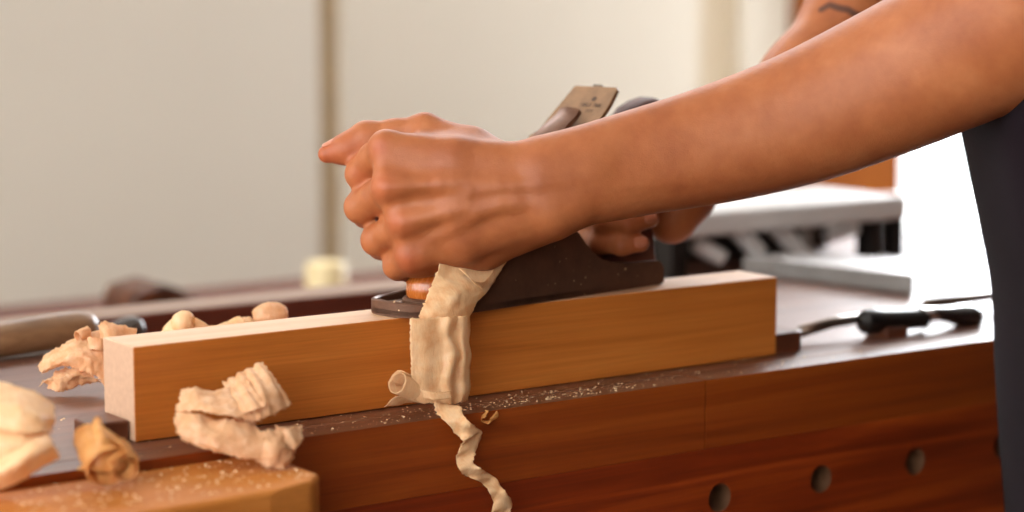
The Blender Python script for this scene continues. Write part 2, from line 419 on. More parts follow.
# front board with drilled dog holes
holes = [(.437 + .0998 * i, -.088) for i in range(0, 13)]
def board_with_holes(x0, x1, z0, z1, y, depth, hs, r, n=28):
    """front face built around the round holes (square cell per hole, fan to circle), holes are real recesses"""
    v = []; f = []; fm = []
    def V(x, z, yy=y): v.append((x, yy, z)); return len(v) - 1
    hs = sorted(h for h in hs if x0 + .03 < h[0] < x1 - .03)
    c = .02; zc = hs[0][1]; prev = x0
    def quad(xa, xb, za, zb, mi=0):
        a = [V(xa, za), V(xb, za), V(xb, zb), V(xa, zb)]; f.append(tuple(a)); fm.append(mi)
    quad(x0, x1, z0, zc - c); quad(x0, x1, zc + c, z1)
    for hx, hz in hs:
        quad(prev, hx - c, zc - c, zc + c); prev = hx + c
        out = []; inn = []; deep = []
        for i in range(n):
            q = 2 * math.pi * i / n + math.pi / 4; ca, sa = math.cos(q), math.sin(q); m = max(abs(ca), abs(sa))
            out.append(V(hx + c * ca / m, hz + c * sa / m)); inn.append(V(hx + r * ca, hz + r * sa)); deep.append(V(hx + r * ca, hz + r * sa, y + depth))
        for i in range(n):
            j = (i + 1) % n
            f.append((out[i], out[j], inn[j], inn[i])); fm.append(0)
            f.append((inn[i], inn[j], deep[j], deep[i])); fm.append(1)
        f.append(tuple(deep)); fm.append(1)
    quad(prev, x1, zc - c, zc + c)
    return v, f, fm
v, f, fm = board_with_holes(BX0, BX1, -.20, -.0505, BYF, .018, holes, .0105)
n = len(v)
v += [(x, yy, z) for yy in (BYF, BYF + .03) for x, z in ((BX0, -.2), (BX1, -.2), (BX1, -.0505), (BX0, -.0505))]
for q in ((0, 1, 5, 4), (1, 2, 6, 5), (2, 3, 7, 6), (3, 0, 4, 7), (4, 5, 6, 7)): f.append(tuple(i + n for i in q)); fm.append(0)
fb = mesh_obj('front_board', v, f, M['mahogany'], bench, mats=[M['mahogany'], M['hole']], fmat=fm)
MB().box(BX0, WEX - .0005, BYR, .452, -.075, -.06).build('well_floor', M['well'], bench)
MB().box(BX0, WEX - .0005, BYR - .014, BYR - .0005, -.075, -.0505).build('well_side', M['well'], bench)
o = MB().box(BX0, WEX - .0005, .452, .505, -.10, .002).build('rear_rail', M['rail'], bench, mats=[M['rail'], M['well']])
for p in o.data.polygons:
    if abs(p.normal.y) > .9: p.material_index = 1
bevel(o, .003)
for x in (BX0 + .15, BX1 - .25):
    for y in (.0, .36):
        bevel(MB().box(x, x + .09, y, y + .08, -ZB, -.0505 if y < .3 else -.076).build('leg', M['mahogany_edge'], bench), .004)
# face-vice jaw on the bench front
jaw = [(-.42, -.0475), (.066, -.0475), (.066, -.112), (.052, -.128), (.02, -.134), (-.42, -.15)]
o = MB().prism(jaw, -.18, -.006, lambda a, c, h: (a, c, h)).build('vise_jaw', M['jaw'], bench); bevel(o, .004, 3)
o['label'] = 'light orange wooden vise jaw'

# ================================================================== THE BEAM
BL, BW, BH = .531, .0435, .06
def grid_box(x0, x1, y0, y1, z0, z1, mats, fm):
    b = MB().box(x0, x1, y0, y1, z0, z1)
    return b
o = MB().box(0, BL, 0, BW, 0.0004, BH).build('wooden_beam', M['beam_face'], origin=(BL / 2, BW / 2, 0), mats=[M['beam_face'], M['beam_top'], M['beam_end']])
for p in o.data.polygons:
    p.material_index = 1 if p.normal.z > .9 else (2 if abs(p.normal.x) > .9 else 0)
bevel(o, .0009, 2)
tag(o, 'long squared orange timber beam being planed on the bench top', 'beam')
# bench stops at either end
def bench_stop(poly, h, label):
    t = thing('bench_stop', label, 'bench stop', (np.mean([p[0] for p in poly]), np.mean([p[1] for p in poly]), 0))
    o = MB().prism(poly, .0004, h, lambda a, c, q: (a, c, q)).build('stop_block', M['dogwood'], t); bevel(o, .0016, 2)
    return t
t = bench_stop([(BL + .0006, .002), (BL + .027, .002), (BL + .033, .008), (BL + .033, .04), (BL + .0006, .04)], .0155, 'small dark wooden stop block against the far end of the beam, beside the steel rod')
bench_stop([(-.026, .006), (-.0006, .006), (-.0006, .04), (-.02, .04), (-.026, .032)], .0135, 'low dark wooden stop block under the pale sawn end of the beam')

# ================================================================== THE HAND PLANE
PHI = math.radians(9.5); CP, SP = math.cos(PHI), math.sin(PHI)
def PL(x, y, h): return (.19 + x * CP - y * SP, .0115 + x * SP + y * CP, .0603 + h)
plane = thing('hand_plane', 'dark iron hand plane with wooden knob and tote, pushed along the beam', 'hand plane', PL(.12, 0, 0))
def rrect(x0, x1, w, r0, r1, n=8, bulge=.0):
    p = []
    for cx, cy, r, a0 in ((x1 - r1, w - r1, r1, 0), (x0 + r0, w - r0, r0, 90), (x0 + r0, -w + r0, r0, 180), (x1 - r1, -w + r1, r1, 270)):
        for i in range(n + 1):
            q = math.radians(a0 + 90 * i / n); p.append((cx + r * math.cos(q), cy + r * math.sin(q)))
    return p
HW = .032
def heelx(y): return .2455 + .012 * (1 - (y / HW) ** 2)
out = rrect(.005, .2455, HW, .024, .006)
out = [(x + (.012 * (1 - (y / HW) ** 2) if x > .2 else 0) - (.006 * (1 - (y / HW) ** 2) if x < .02 else 0), y) for x, y in out]
c = MB(); c.prism(out, 0, .0045, PL)
# rim around the toe
toe = [p for p in out if p[0] < .06]
toe = [(.062, HW)] + sorted([p for p in toe if p[1] >= 0], key=lambda p: -p[0] + 0 * p[1]) + sorted([p for p in toe if p[1] < 0], key=lambda p: p[0]) + [(.062, -HW)]
tt = .0032
pv = []
for i, (x, y) in enumerate(toe):
    a = toe[max(i - 1, 0)]; d = toe[min(i + 1, len(toe) - 1)]
    tx, ty = d[0] - a[0], d[1] - a[1]; L = math.hypot(tx, ty) or 1
    pv.append((x, y, x - ty / L * tt, y + tx / L * tt))
rv = []; rf = []
for x, y, xi, yi in pv:
    h = .0088 + .0022 * (1 - min(1, abs(y) / HW))
    if x > .035: h += (x - .035) * .12
    rv += [PL(x, y, .001), PL(x, y, h - .001), PL((x * 2 + xi) / 3, (y * 2 + yi) / 3, h), PL((x + 2 * xi) / 3, (y + 2 * yi) / 3, h), PL(xi, yi, h - .001), PL(xi, yi, .001)]
for i in range(len(pv) - 1):
    for k in range(5): rf.append((i * 6 + k, (i + 1) * 6 + k, (i + 1) * 6 + k + 1, i * 6 + k + 1))
rf += [tuple(range(6)), tuple((len(pv) - 1) * 6 + k for k in range(5, -1, -1))]
c.add(rv, rf)
prof = [(.058, .001), (.058, .0155), (.066, .019), (.076, .030), (.088, .042), (.10, .0505), (.113, .055), (.126, .056), (.138, .054), (.1485, .0495), (.1545, .0445),
        (.161, .0372), (.169, .0300), (.178, .0245), (.189, .0212), (.202, .0195), (.220, .0185), (.2385, .0178), (.2425, .0162), (.2452, .0125), (.2455, .001)]
for sgn in (1, -1):
    c.prism(prof, HW * sgn, (HW - .0035) * sgn, lambda a, h, y: PL(a, y, h))
heel = [p for p in out if p[0] > .235]
c.lathe([(.019, .003), (.019, .0075), (.0175, .009), (.001, .009)], PL(.04, 0, 0), n=36)           # knob boss
c.prism([(.165, .004), (.25, .004), (.25, .011), (.165, .014)], -.012, .012, lambda a, h, y: PL(a, y, h))   # tote seat
c.box(.069, .076, -HW + .002, HW - .002, .003, .012, PL)
o = c.build('casting', M['casting'], plane); bevel(o, .0007, 2, 40); smooth_angle(o, 32)
o = MB().prism([(.078, .004), (.155, .004), (.155, .02), (.142, .062), (.132, .066), (.075, .009)], -.021, .021, lambda a, h, y: PL(a, y, h)).build('frog', M['casting'], plane); bevel(o, .001)
o = MB().lathe([(.0155, .009), (.0162, .0105), (.0162, .019), (.0145, .0215), (.0122, .028), (.0122, .034), (.0155, .044), (.0185, .054), (.0185, .061), (.015, .068), (.008, .072), (.0002, .0725)], PL(.04, 0, 0), n=40).build('front_knob', M['knob'], plane)
smooth_angle(o, 50)
o['label'] = 'varnished orange wooden knob'
MB().lathe([(.005, .0725), (.005, .074), (.001, .0745)], PL(.04, 0, 0), n=16).build('knob_screw', M['brass'], o)
# blade assembly, bedded at 45 degrees: s up the blade, w across, n out of the blade face
Q2 = math.sqrt(.5)
def BLD(s_, w, n): return PL(.060 + s_ * Q2 - n * Q2, w, .001 + s_ * Q2 + n * Q2)
iron = [(.002, -.026), (.002, .0225), (.160, .0225), (.2005, .0165), (.2015, .0150), (.2018, -.0245), (.2002, -.0262), (.185, -.0285), (.160, -.0285)]
o = MB().prism(iron, 0, .0034, lambda a, w, n: BLD(a, w, n)).build('plane_iron', M['blade'], plane); bevel(o, .0006, 2)
blade = o
# faint engraved maker's marks near the top of the iron
e = MB()
def mark(s0, s1, w0, w1): e.box(s0, s1, w0, w1, .0033, .00352, BLD)
for i in range(10):
    w = -.0015 - i * .0021
    if i == 5: continue
    mark(.1818, .1851, w - .0006, w); mark(.1818 if i % 2 else .1845, .1825 if i % 2 else .1851, w - .0015, w); 
    if i % 3: mark(.1818, .1851, w - .0015, w - .0010)
for i in range(3):
    w = -.0105 - i * .0024; mark(.1766, .1792, w - .0006, w); mark(.1786, .1792, w - .0016, w)
e.lathe([(.0022, 0), (.0022, .0002), (.0002, .0002)], BLD(.1893, -.011, .0034), ax=np.array(BLD(0, 0, 1)) - np.array(BLD(0, 0, 0)), n=14)
e.build('engraving', M['ink'], blade)
o = MB().prism([(.012, -.0245), (.012, .0245), (.15, .0245), (.156, .018), (.156, -.018), (.15, -.0245)], .0035, .0062, lambda a, w, n: BLD(a, w, n)).build('chip_breaker', M['blade'], plane); bevel(o, .0006)
lc = [(.03, -.025), (.03, .025), (.06, .025), (.095, .021), (.13, .0165), (.15, .015), (.15, -.015), (.13, -.0165), (.095, -.021), (.06, -.025)]
o = MB().prism(lc, .0063, .0115, lambda a, w, n: BLD(a, w, n)).build('lever_cap', M['levercap'], plane); bevel(o, .0012)
# cam lever: an S-curved tongue at the head of the lever cap
lev = [(.128, .0120, .0125), (.133, .0165, .0130), (.139, .0200, .0130), (.146, .0215, .0122), (.153, .0205, .0112), (.160, .0180, .0104), (.166, .0160, .0100), (.1705, .0158, .0098), (.172, .0165, .0092)]
vv = []; ff = []
for s_, n_, w in lev:
    for ww, dn in ((-w, 0), (-w * .6, .0012), (0, .0017), (w * .6, .0012), (w, 0), (w, -.0032), (0, -.003), (-w, -.0032)): vv.append(BLD(s_, ww - .004, n_ * .72 + dn))
for i in range(len(lev) - 1):
    for k in range(8): ff.append((i * 8 + k, (i + 1) * 8 + k, (i + 1) * 8 + (k + 1) % 8, i * 8 + (k + 1) % 8))
ff += [tuple(range(8)), tuple((len(lev) - 1) * 8 + k for k in range(7, -1, -1))]
o = MB().add(vv, ff).build('cam_lever', M['levercap'], plane); smooth_angle(o, 50)
# tote
TX = .037
tp = [(.148, .0055), (.150, .015), (.160, .0205), (.170, .029), (.1765, .042), (.1775, .058), (.1755, .074), (.178, .090), (.184, .104), (.190, .119), (.202, .129), (.214, .1335), (.2235, .1355), (.228, .1335),
      (.2265, .1275), (.221, .116), (.216, .103), (.2095, .088), (.2085, .072), (.2135, .055), (.2205, .038), (.2235, .022), (.2245, .0055)]
tp = [(a + TX, h) for a, h in tp]
cx = sum(p[0] for p in tp) / len(tp); 
rings = [(-.0105, .006), (-.0125, .0022), (-.0125, -.0), (.0125, 0.), (.0125, .0022), (.0105, .006)]
def inset(poly, d):
    res = []; n = len(poly)
    for i in range(n):
        a, b_, c_ = Vector(poly[i - 1]), Vector(poly[i]), Vector(poly[(i + 1) % n])
        t1 = (b_ - a).normalized(); t2 = (c_ - b_).normalized(); nn = (Vector((-t1.y, t1.x)) + Vector((-t2.y, t2.x)))
        nn = nn.normalized() if nn.length > 1e-6 else Vector((-t1.y, t1.x))
        res.append(tuple(b_ + nn * (d * .8)))
    return res
area = sum(tp[i - 1][0] * tp[i][1] - tp[i][0] * tp[i - 1][1] for i in range(len(tp)))
sg = 1 if area > 0 else -1
lay = []
for y, d in ((-.0125, .0058), (-.0118, .0032), (-.0098, .0010), (-.006, 0), (.006, 0), (.0098, .0010), (.0118, .0032), (.0125, .0058)):
    lay.append([PL(a, y, h) for a, h in inset(tp, sg * d)])
n = len(tp); vv = [p for l in lay for p in l]; ff = []
for j in range(len(lay) - 1):
    for i in range(n): ff.append((j * n + i, j * n + (i + 1) % n, (j + 1) * n + (i + 1) % n, (j + 1) * n + i))
tri = tessellate_polygon([[Vector((a, h, 0)) for a, h in inset(tp, sg * .0058)]])
ff += [tuple(t_) for t_ in tri] + [tuple(i + (len(lay) - 1) * n for i in reversed(t_)) for t_ in tri]
o = MB().add(vv, ff).build('tote', M['tote'], plane); smooth_angle(o, 60)
o['label'] = 'dark polished wooden rear handle'
o = MB().lathe([(.003, -.009), (.013, -.008), (.0135, -.005), (.0135, .005), (.013, .008), (.003, .009)], PL(.165, 0, .045), ax=(CP * Q2, SP * Q2, Q2), n=28).build('depth_wheel', M['brass'], plane)
o = MB().box(.15, .207, -.004, .004, -.0035, -.001, BLD).build('lateral_lever', M['rod'], plane)

# ================================================================== SHAVINGS
def catmull(P, n):
    P = np.asarray(P, float); out = []
    m = len(P)
    for i in range(m - 1):
        p0, p1, p2, p3 = P[max(i - 1, 0)], P[i], P[i + 1], P[min(i + 2, m - 1)]
        for k in range(n):
            t = k / n
            out.append(.5 * ((2 * p1) + (-p0 + p2) * t + (2 * p0 - 5 * p1 + 4 * p2 - p3) * t * t + (-p0 + 3 * p1 - 3 * p2 + p3) * t ** 3))
    out.append(P[-1]); return np.array(out)

def loft(mb, rows, nu=8, nv=6, crumple=.0006, fr=90, thick=.0004, edge=.0008, seed=0, fine=0.0, pleat=None):
    """surface through rows of 3-D points (same count per row), crumpled a little, with thickness"""
    G = np.array([catmull(r, nv) for r in rows]); G = np.stack([catmull(G[:, j], nu) for j in range(G.shape[1])], 1)
    a, b_ = G.shape[:2]
    du = np.gradient(G, axis=0); dv = np.gradient(G, axis=1); N = np.cross(du, dv); N /= np.linalg.norm(N, axis=2, keepdims=True) + 1e-9
    for i in range(a):
        for j in range(b_):
            p = Vector(G[i, j]) * fr + Vector((seed * 3.7, 0, 0))
            q = mnoise.noise(p) + .45 * mnoise.noise(p * 2.3) + 1.1 * (abs(mnoise.noise(p * .9 + Vector((9, 4, 2)))) - .25) + .5 * (abs(mnoise.noise(p * 2.1)) - .25)
            G[i, j] += N[i, j] * crumple * q
            if pleat: G[i, j] += N[i, j] * pleat[0] * (abs(((j / (b_ - 1)) * pleat[1] + .5 * mnoise.noise(p * .4) + 10) % 1 - .5) * 4 - 1)
            G[i, j] += N[i, j] * fine * (abs(mnoise.noise(p * 3.1 + Vector((3, 1, 7)))) + .6 * mnoise.noise(p * 5.5))
            if j in (0, b_ - 1):
                G[i, j] += dv[i, j] / (np.linalg.norm(dv[i, j]) + 1e-9) * edge * mnoise.noise(Vector((i * .9, j, seed)))
            if i in (0, a - 1):
                G[i, j] += du[i, j] / (np.linalg.norm(du[i, j]) + 1e-9) * edge * 1.5 * mnoise.noise(Vector((i, j * 1.3, seed + 5)))
    T = np.concatenate([(G + N * thick / 2).reshape(-1, 3), (G - N * thick / 2).reshape(-1, 3)])
    K = a * b_; f = []
    for i in range(a - 1):
        for j in range(b_ - 1):
            q = (i * b_ + j, (i + 1) * b_ + j, (i + 1) * b_ + j + 1, i * b_ + j + 1); f.append(q); f.append(tuple(K + z for z in reversed(q)))
    rim = [(i, 0) for i in range(a)] + [(a - 1, j) for j in range(1, b_)] + [(i, b_ - 1) for i in range(a - 2, -1, -1)] + [(0, j) for j in range(b_ - 2, 0, -1)]
    rim = [i * b_ + j for i, j in rim]
    for i in range(len(rim)):
        p, q = rim[i], rim[(i + 1) % len(rim)]; f.append((q, p, K + p, K + q))
    mb.add(T, f)

def curl(mb, c, ax, r0, r1, L, turns, ph=0, cone=0.0, nrow=5, seed=0, crumple=.0006, squash=1.0, ball=False):
    """a rolled shaving: spiral section swept along ax"""
    ax = np.array(ax, float); L0 = np.linalg.norm(ax); ax /= L0; c = np.array(c, float)
    up = np.array([0, 0, 1.]); a = np.cross(up, ax)
    if np.linalg.norm(a) < .1: a = np.array([1., 0, 0])
    a /= np.linalg.norm(a); b_ = np.cross(ax, a)
    rows = []
    m = max(8, int(turns * 10))
    for i in range(m + 1):
        t = i / m; q = ph + 2 * math.pi * turns * t; r = r0 + (r1 - r0) * t
        row = []
        for j in range(nrow):
            u = j / (nrow - 1) - .5; rr = r * (1 + cone * u) * (1 if not ball else math.sqrt(max(.05, 1 - (1.75 * u) ** 2)))
            row.append(c + ax * (L * u) + (a * math.cos(q) + b_ * math.sin(q) * squash) * rr)
        rows.append(row)
    loft(mb, rows, 2, 4, crumple, 120, .0004, .0012, seed)

# --- the long shaving that leaves the plane's mouth and hangs over the beam
mb = MB()
Y1 = -.026
loft(mb, [[aty(442, 256, -.0135), aty(464, 256, -.0135), aty(482, 256, -.0135), aty(504, 256, -.0135)],
          [aty(435, 276, -.0135), aty(458, 276, -.0160), aty(476, 275, -.0155), aty(498, 271, -.0140)],
          [aty(429, 291, -.020), aty(453, 292, -.028), aty(471, 290, -.025), aty(491, 284, -.0165)],
          [aty(424, 304, -.026), aty(448, 306, -.034), aty(466, 304, -.030), aty(484, 296, -.019)],
          [aty(419, 316, -.029), aty(443, 319, -.036), aty(461, 316, -.032), aty(475, 306, -.021)],
          [aty(416, 332, -.027), aty(440, 334, -.030), aty(458, 332, -.028), aty(466, 322, -.022)]], 8, 8, .0014, 80, seed=1, edge=.0016, fine=.0006)
loft(mb, [[aty(500, 256, -.0135), aty(508, 258, -.0135)], [aty(490, 274, -.019), aty(500, 272, -.0150)], [aty(482, 282, -.026), aty(494, 281, -.017)], [aty(474, 281, -.029), aty(486, 292, -.018)]], 7, 5, .0006, 120, seed=31)
loft(mb, [[aty(458, 268, -.0165), aty(464, 270, -.0200)], [aty(470, 278, -.026), aty(474, 283, -.0295)], [aty(480, 285, -.025), aty(483, 290, -.028)]], 7, 4, .0003, 120, seed=32)
def strip_row(y, x0, x1, k, dy=(0, 0, 0, 0, 0, 0, 0)):
    us = (0, .22, .48, .66 + k, .78 + k * .8, .9, 1); ys = (-.0375, -.0405, -.0412, -.0455, -.0408, -.0432, -.034)
    return [aty(x0 + (x1 - x0) * u, y - 3 * u + e, yy) for u, yy, e in zip(us, ys, dy)]
loft(mb, [strip_row(319, 410, 469, .02), strip_row(332, 410, 470, -.03), strip_row(345, 410, 469, .03), strip_row(358, 411, 471, .06), strip_row(370, 411, 470, .0), strip_row(382, 411, 470, -.04),
          strip_row(393, 412, 470, -.02), strip_row(404, 419, 467, .0, (-2, 0, 1, 2, 2, 1, -1))], 7, 4, .0012, 70, seed=2, edge=.0012)
# its rolled side
curl(mb, aty(411, 388, -.034), aty(388, 378, -.036) - aty(428, 395, -.030), 0.0078, .006, .026, 1.35, 1.0, .1, 5, 3, .0004)
loft(mb, [[aty(384, 407, -.020), aty(396, 396, -.030)], [aty(397, 405, -.022), aty(403, 395, -.032)], [aty(411, 403, -.022), aty(414, 394, -.032)], [aty(424, 402, -.022), aty(426, 396, -.032)]], 6, 5, .0008, 120, seed=4)
loft(mb, [[aty(420, 389, -.044), aty(424, 398, -.0455)], [aty(436, 392, -.0475), aty(437, 400, -.050)], [aty(450, 391, -.0475), aty(452, 398, -.049)]], 6, 4, .0004, 100, seed=33)
# the twisted narrow tail
tail = [((434, 402, -.040), (459, 405, -.046)), ((436, 412, -.047), (462, 408, -.052)), ((446, 422, -.052), (463, 414, -.060)), ((456, 434, -.058), (470, 423, -.068)),
        ((463, 441, -.063), (480, 430, -.064)), ((461, 445, -.062), (482, 433, -.058)), ((458, 452, -.060), (477, 447, -.060)), ((456, 460, -.060), (474, 458, -.064)),
        ((459, 469, -.064), (474, 464, -.070)), ((466, 476, -.066), (482, 469, -.070)), ((477, 480, -.066), (487, 473, -.064)), ((484, 485, -.066), (497, 479, -.062)),
        ((489, 492, -.068), (501, 486, -.070)), ((493, 501, -.070), (506, 492, -.074)), ((492, 510, -.070), (512, 502, -.072)), ((490, 520, -.070), (511, 512, -.068)), ((496, 532, -.072), (512, 528, -.076)), ((502, 545, -.074), (510, 545, -.078))]
zz = [.0028 if i % 2 else -.0028 for i in range(len(tail))]
loft(mb, [[aty(l[0], l[1], l[2] + z_), (aty(*l) + aty(*r)) / 2 + np.array([.0, -.0012 * (-1) ** i, .0]), aty(r[0], r[1], r[2] - z_)] for i, ((l, r), z_) in enumerate(zip(tail, zz))], 5, 4, .0008, 160, seed=6, edge=.0012)
o = mb.build('wood_shaving', M['shaving'], smooth=True)
tag(o, 'long pale wood shaving hanging from the hand plane down the face of the beam', 'wood shaving', 'wood shavings')

def shaving(label, mb, mat, lift=None):
    o = mb.build('wood_shaving', mat, smooth=True)
    return tag(o, label, 'wood shaving', 'wood shavings')
# --- fanned shaving leaning on the beam, on the vice jaw
D1 = 1.285
def q(px, py, dd): return at(px, py, D1 + dd)
mb = MB()
# upper right flap, pleated along its length
loft(mb, [[q(224, 383, .044), q(236, 376, .040), q(249, 369, .042), q(262, 361, .046)],
          [q(229, 396, .030), q(243, 388, .024), q(257, 380, .026), q(271, 373, .034)],
          [q(234, 410, .016), q(250, 402, .008), q(265, 394, .012), q(281, 388, .026)],
          [q(240, 424, .006), q(257, 420, -.002), q(273, 414, .006), q(291, 405, .024)]], 9, 12, .0008, 60, seed=12, fine=.0008, edge=.0016, pleat=(.0009, 5))
loft(mb, [[q(218, 392, .040), q(232, 384, .036), q(246, 378, .034)], [q(226, 404, .018), q(240, 397, .012), q(254, 391, .014)], [q(236, 420, .004), q(250, 412, -.004), q(266, 406, .0)]], 9, 10, .0010, 60, seed=16, fine=.0008, edge=.0020, pleat=(.0008, 3))
# left flap
loft(mb, [[q(182, 389, .034), q(179, 399, .022), q(175, 411, .016)], [q(196, 385, .034), q(196, 397, .012), q(196, 410, .002)], [q(212, 390, .034), q(214, 400, .008), q(216, 413, -.006)],
          [q(228, 388, .034), q(234, 402, .006), q(240, 416, -.006)], [q(240, 396, .032), q(252, 408, .008), q(262, 420, .0)]], 9, 10, .0011, 60, seed=11, fine=.0010, edge=.0022, pleat=(.0006, 3))
# lower flap, flaring towards the jaw
loft(mb, [[q(176, 408, .018), q(174, 424, .006), q(181, 439, -.004)], [q(194, 412, .006), q(196, 430, -.008), q(200, 447, -.010)], [q(214, 417, .002), q(217, 437, -.014), q(222, 453, -.014)],
          [q(236, 419, .0), q(240, 441, -.014), q(244, 459, -.014)], [q(256, 422, .006), q(264, 440, -.008), q(268, 458, -.010)]], 9, 10, .0022, 65, seed=17, fine=.0012, edge=.0024, pleat=(.0006, 2))
# small orange-lit folds at its foot
loft(mb, [[q(246, 440, .004), q(252, 452, -.006), q(256, 463, -.006)], [q(262, 432, -.004), q(268, 448, -.014), q(270, 467, -.010)], [q(276, 428, .002), q(282, 446, -.010), q(284, 469, -.008)],
          [q(289, 428, .012), q(291, 440, .0), q(291, 458, .0)], [q(299, 425, .020), q(302, 432, .014), q(300, 440, .012)]], 9, 9, .0024, 95, seed=13, fine=.0014, edge=.003)
loft(mb, [[q(274, 424, .012), q(284, 444, -.004)], [q(286, 430, .002), q(296, 448, -.004)], [q(297, 424, .014), q(304, 438, .008)]], 9, 9, .0016, 120, seed=14, fine=.001, edge=.002)
shaving('fanned crumpled shaving leaning against the front of the beam', mb, M['shaving_pale'])
# --- big blurred shaving at the very front
D2 = 1.215
def q(px, py, dd): return at(px, py, D2 + dd)
mb = MB()
loft(mb, [[q(-30, 384, .036), q(-32, 402, .012), q(-30, 424, .004)], [q(-5, 381, .036), q(-4, 402, .004), q(-4, 428, -.006)], [q(18, 386, .036), q(20, 406, .002), q(22, 432, -.010)],
          [q(38, 394, .038), q(42, 412, .008), q(44, 432, -.002)], [q(53, 404, .042), q(55, 416, .024), q(52, 432, .016)]], 9, 9, .0010, 45, seed=21, fine=.0008, edge=.002, pleat=(.0006, 2))
loft(mb, [[q(-32, 420, .012), q(-30, 446, .0), q(-28, 486, .012)], [q(-4, 424, .006), q(-2, 446, -.010), q(0, 484, .002)], [q(24, 428, .004), q(26, 444, -.010), q(30, 474, .0)], [q(48, 430, .012), q(52, 444, .004), q(54, 462, .006)]], 9, 9, .0012, 45, seed=19, fine=.0008, edge=.002)
loft(mb, [[q(-32, 470, -.014), q(-34, 482, -.022), q(-30, 496, -.010)], [q(0, 458, -.022), q(2, 472, -.032), q(6, 488, -.016)], [q(26, 444, -.022), q(32, 456, -.030), q(38, 470, -.014)], [q(46, 434, -.006), q(54, 444, -.012), q(60, 458, -.002)]], 8, 8, .001, 60, seed=22, fine=.0006, edge=.002)
shaving('broad folded cream shaving on the bench corner nearest the camera', mb, M['shaving'])
# --- small rolled shaving beside it
D3 = 1.235
def q(px, py, dd): return at(px, py, D3 + dd)
mb = MB()
curl(mb, q(98, 451, .0), q(88, 424, .02) - q(118, 470, -.02), .0125, .008, .034, 1.5, 2.0, -.3, 5, 23, .001)
curl(mb, q(121, 463, -.004), q(112, 448, .03) - q(128, 474, -.02), .0092, .004, .022, 2.1, .3, .1, 5, 24, .0005)
loft(mb, [[q(84, 436, .01), q(92, 458, -.006), q(76, 470, -.004)], [q(96, 418, .014), q(100, 440, -.012), q(90, 470, -.012)], [q(106, 428, .014), q(118, 446, -.004), q(112, 472, -.010)], [q(122, 440, .016), q(138, 456, .006), q(132, 470, .0)]], 6, 6, .002, 70, seed=25)
shaving('small tightly rolled shaving in front of the beam end', mb, M['shaving_orange'])
# --- crumpled shaving behind the near end of the beam
DB_ = 1.485
def q(px, py, dd): return at(px, py, DB_ + dd)
mb = MB()
loft(mb, [[q(38, 365, .0), q(41, 372, -.012), q(46, 372, -.008)], [q(50, 352, .004), q(56, 362, -.014), q(64, 367, -.010)], [q(66, 340, .012), q(76, 354, -.020), q(84, 372, -.012)],
          [q(84, 334, .016), q(92, 352, -.016), q(98, 378, -.014)], [q(104, 330, .016), q(112, 352, -.010), q(108, 390, -.010)], [q(122, 334, .02), q(132, 352, .0), q(124, 392, .0)]], 11, 11, .0022, 75, seed=41, fine=.0016, edge=.0022)
loft(mb, [[q(41, 386, -.012), q(43, 380, -.004), q(48, 389, -.010)], [q(54, 374, -.004), q(58, 378, -.018), q(62, 390, -.010)], [q(70, 368, .004), q(76, 374, -.020), q(80, 384, -.008)], [q(88, 370, .004), q(96, 378, -.014), q(100, 386, -.004)]], 11, 10, .0026, 90, seed=42, fine=.0016, edge=.0022)
loft(mb, [[q(98, 326, .004), q(102, 345, -.006)], [q(104, 320, .004), q(112, 342, -.006)], [q(120, 325, .008), q(126, 345, .0)], [q(136, 330, .016), q(140, 345, .012)]], 7, 6, .0022, 80, seed=43, fine=.0016, edge=.0022)
curl(mb, q(97, 345, -.020), (.3, .2, 1), .006, .0045, .008, 1.2, 0, .2, 4, 44, .001)
curl(mb, q(82, 334, .004), (1, .3, .2), .005, .003, .009, 1.2, 2, .2, 4, 45, .001)
shaving('crinkled cream shaving poking out behind the pale end of the beam', mb, M['shaving_pale'])
# --- little curls heaped behind the beam
for i, (px, py, r, L, lab, ax) in enumerate(((183, 323, .0085, .016, 'small round shaving curl just behind the beam top, beside the dark knob', (.5, -.6, .1)),
                                          (238, 325, .012, .02, 'pointed shaving chip behind the beam top, between two round curls', (.9, .2, .3)),
                                          (270, 316, .012, .024, 'rounded shaving curl behind the beam top, closest to the hand plane', (.8, -.3, .1)))):
    c0 = aty(px, py, .14); mb = MB()
    if i == 1:
        a = aty(208, 326, .15); b1 = aty(239, 316, .14); d = aty(248, 328, .135)
        loft(mb, [[a, a + (0, -.01, -.012)], [(a + b1) / 2 + (0, 0, -.002), (a + b1) / 2 + (0, -.012, -.016)], [b1, b1 + (0, -.008, -.02)], [d, d + (0, -.006, -.02)]], 5, 5, .0015, 90, seed=51)
        curl(mb, c0 + (-.012, .004, -.008), (1, .1, .1), .009, .006, .05, 1.1, 1, .2, 4, 52, .0012)
    else:
        curl(mb, c0, ax, r, r * .6, L, 1.6, .8 + i, .15, 9, 53 + i, .0008, 1.0, True)
    hgt = min(p[2] for p in mb.v) + .004
    curl(mb, (c0[0], c0[1] + .004, max(.0, hgt) / 2 + .001), (.7, .5, .25), max(.006, hgt / 2), max(.004, hgt / 2.6), .035, 1.8, 0, .2, 5, 60 + i, .0015)
    shaving(lab, mb, M['shaving'] if i != 2 else M['shaving_pale'])
# --- chip on the bench edge
mb = MB(); c0 = aty(487, 417, -.047)
curl(mb, c0, (.75, .55, .35), .0056, .003, .008, .85, 2.6, .5, 5, 71, .0008, .75)
shaving('tiny curled chip caught on the front edge of the bench beside the hanging shaving', mb, M['shaving_orange'])
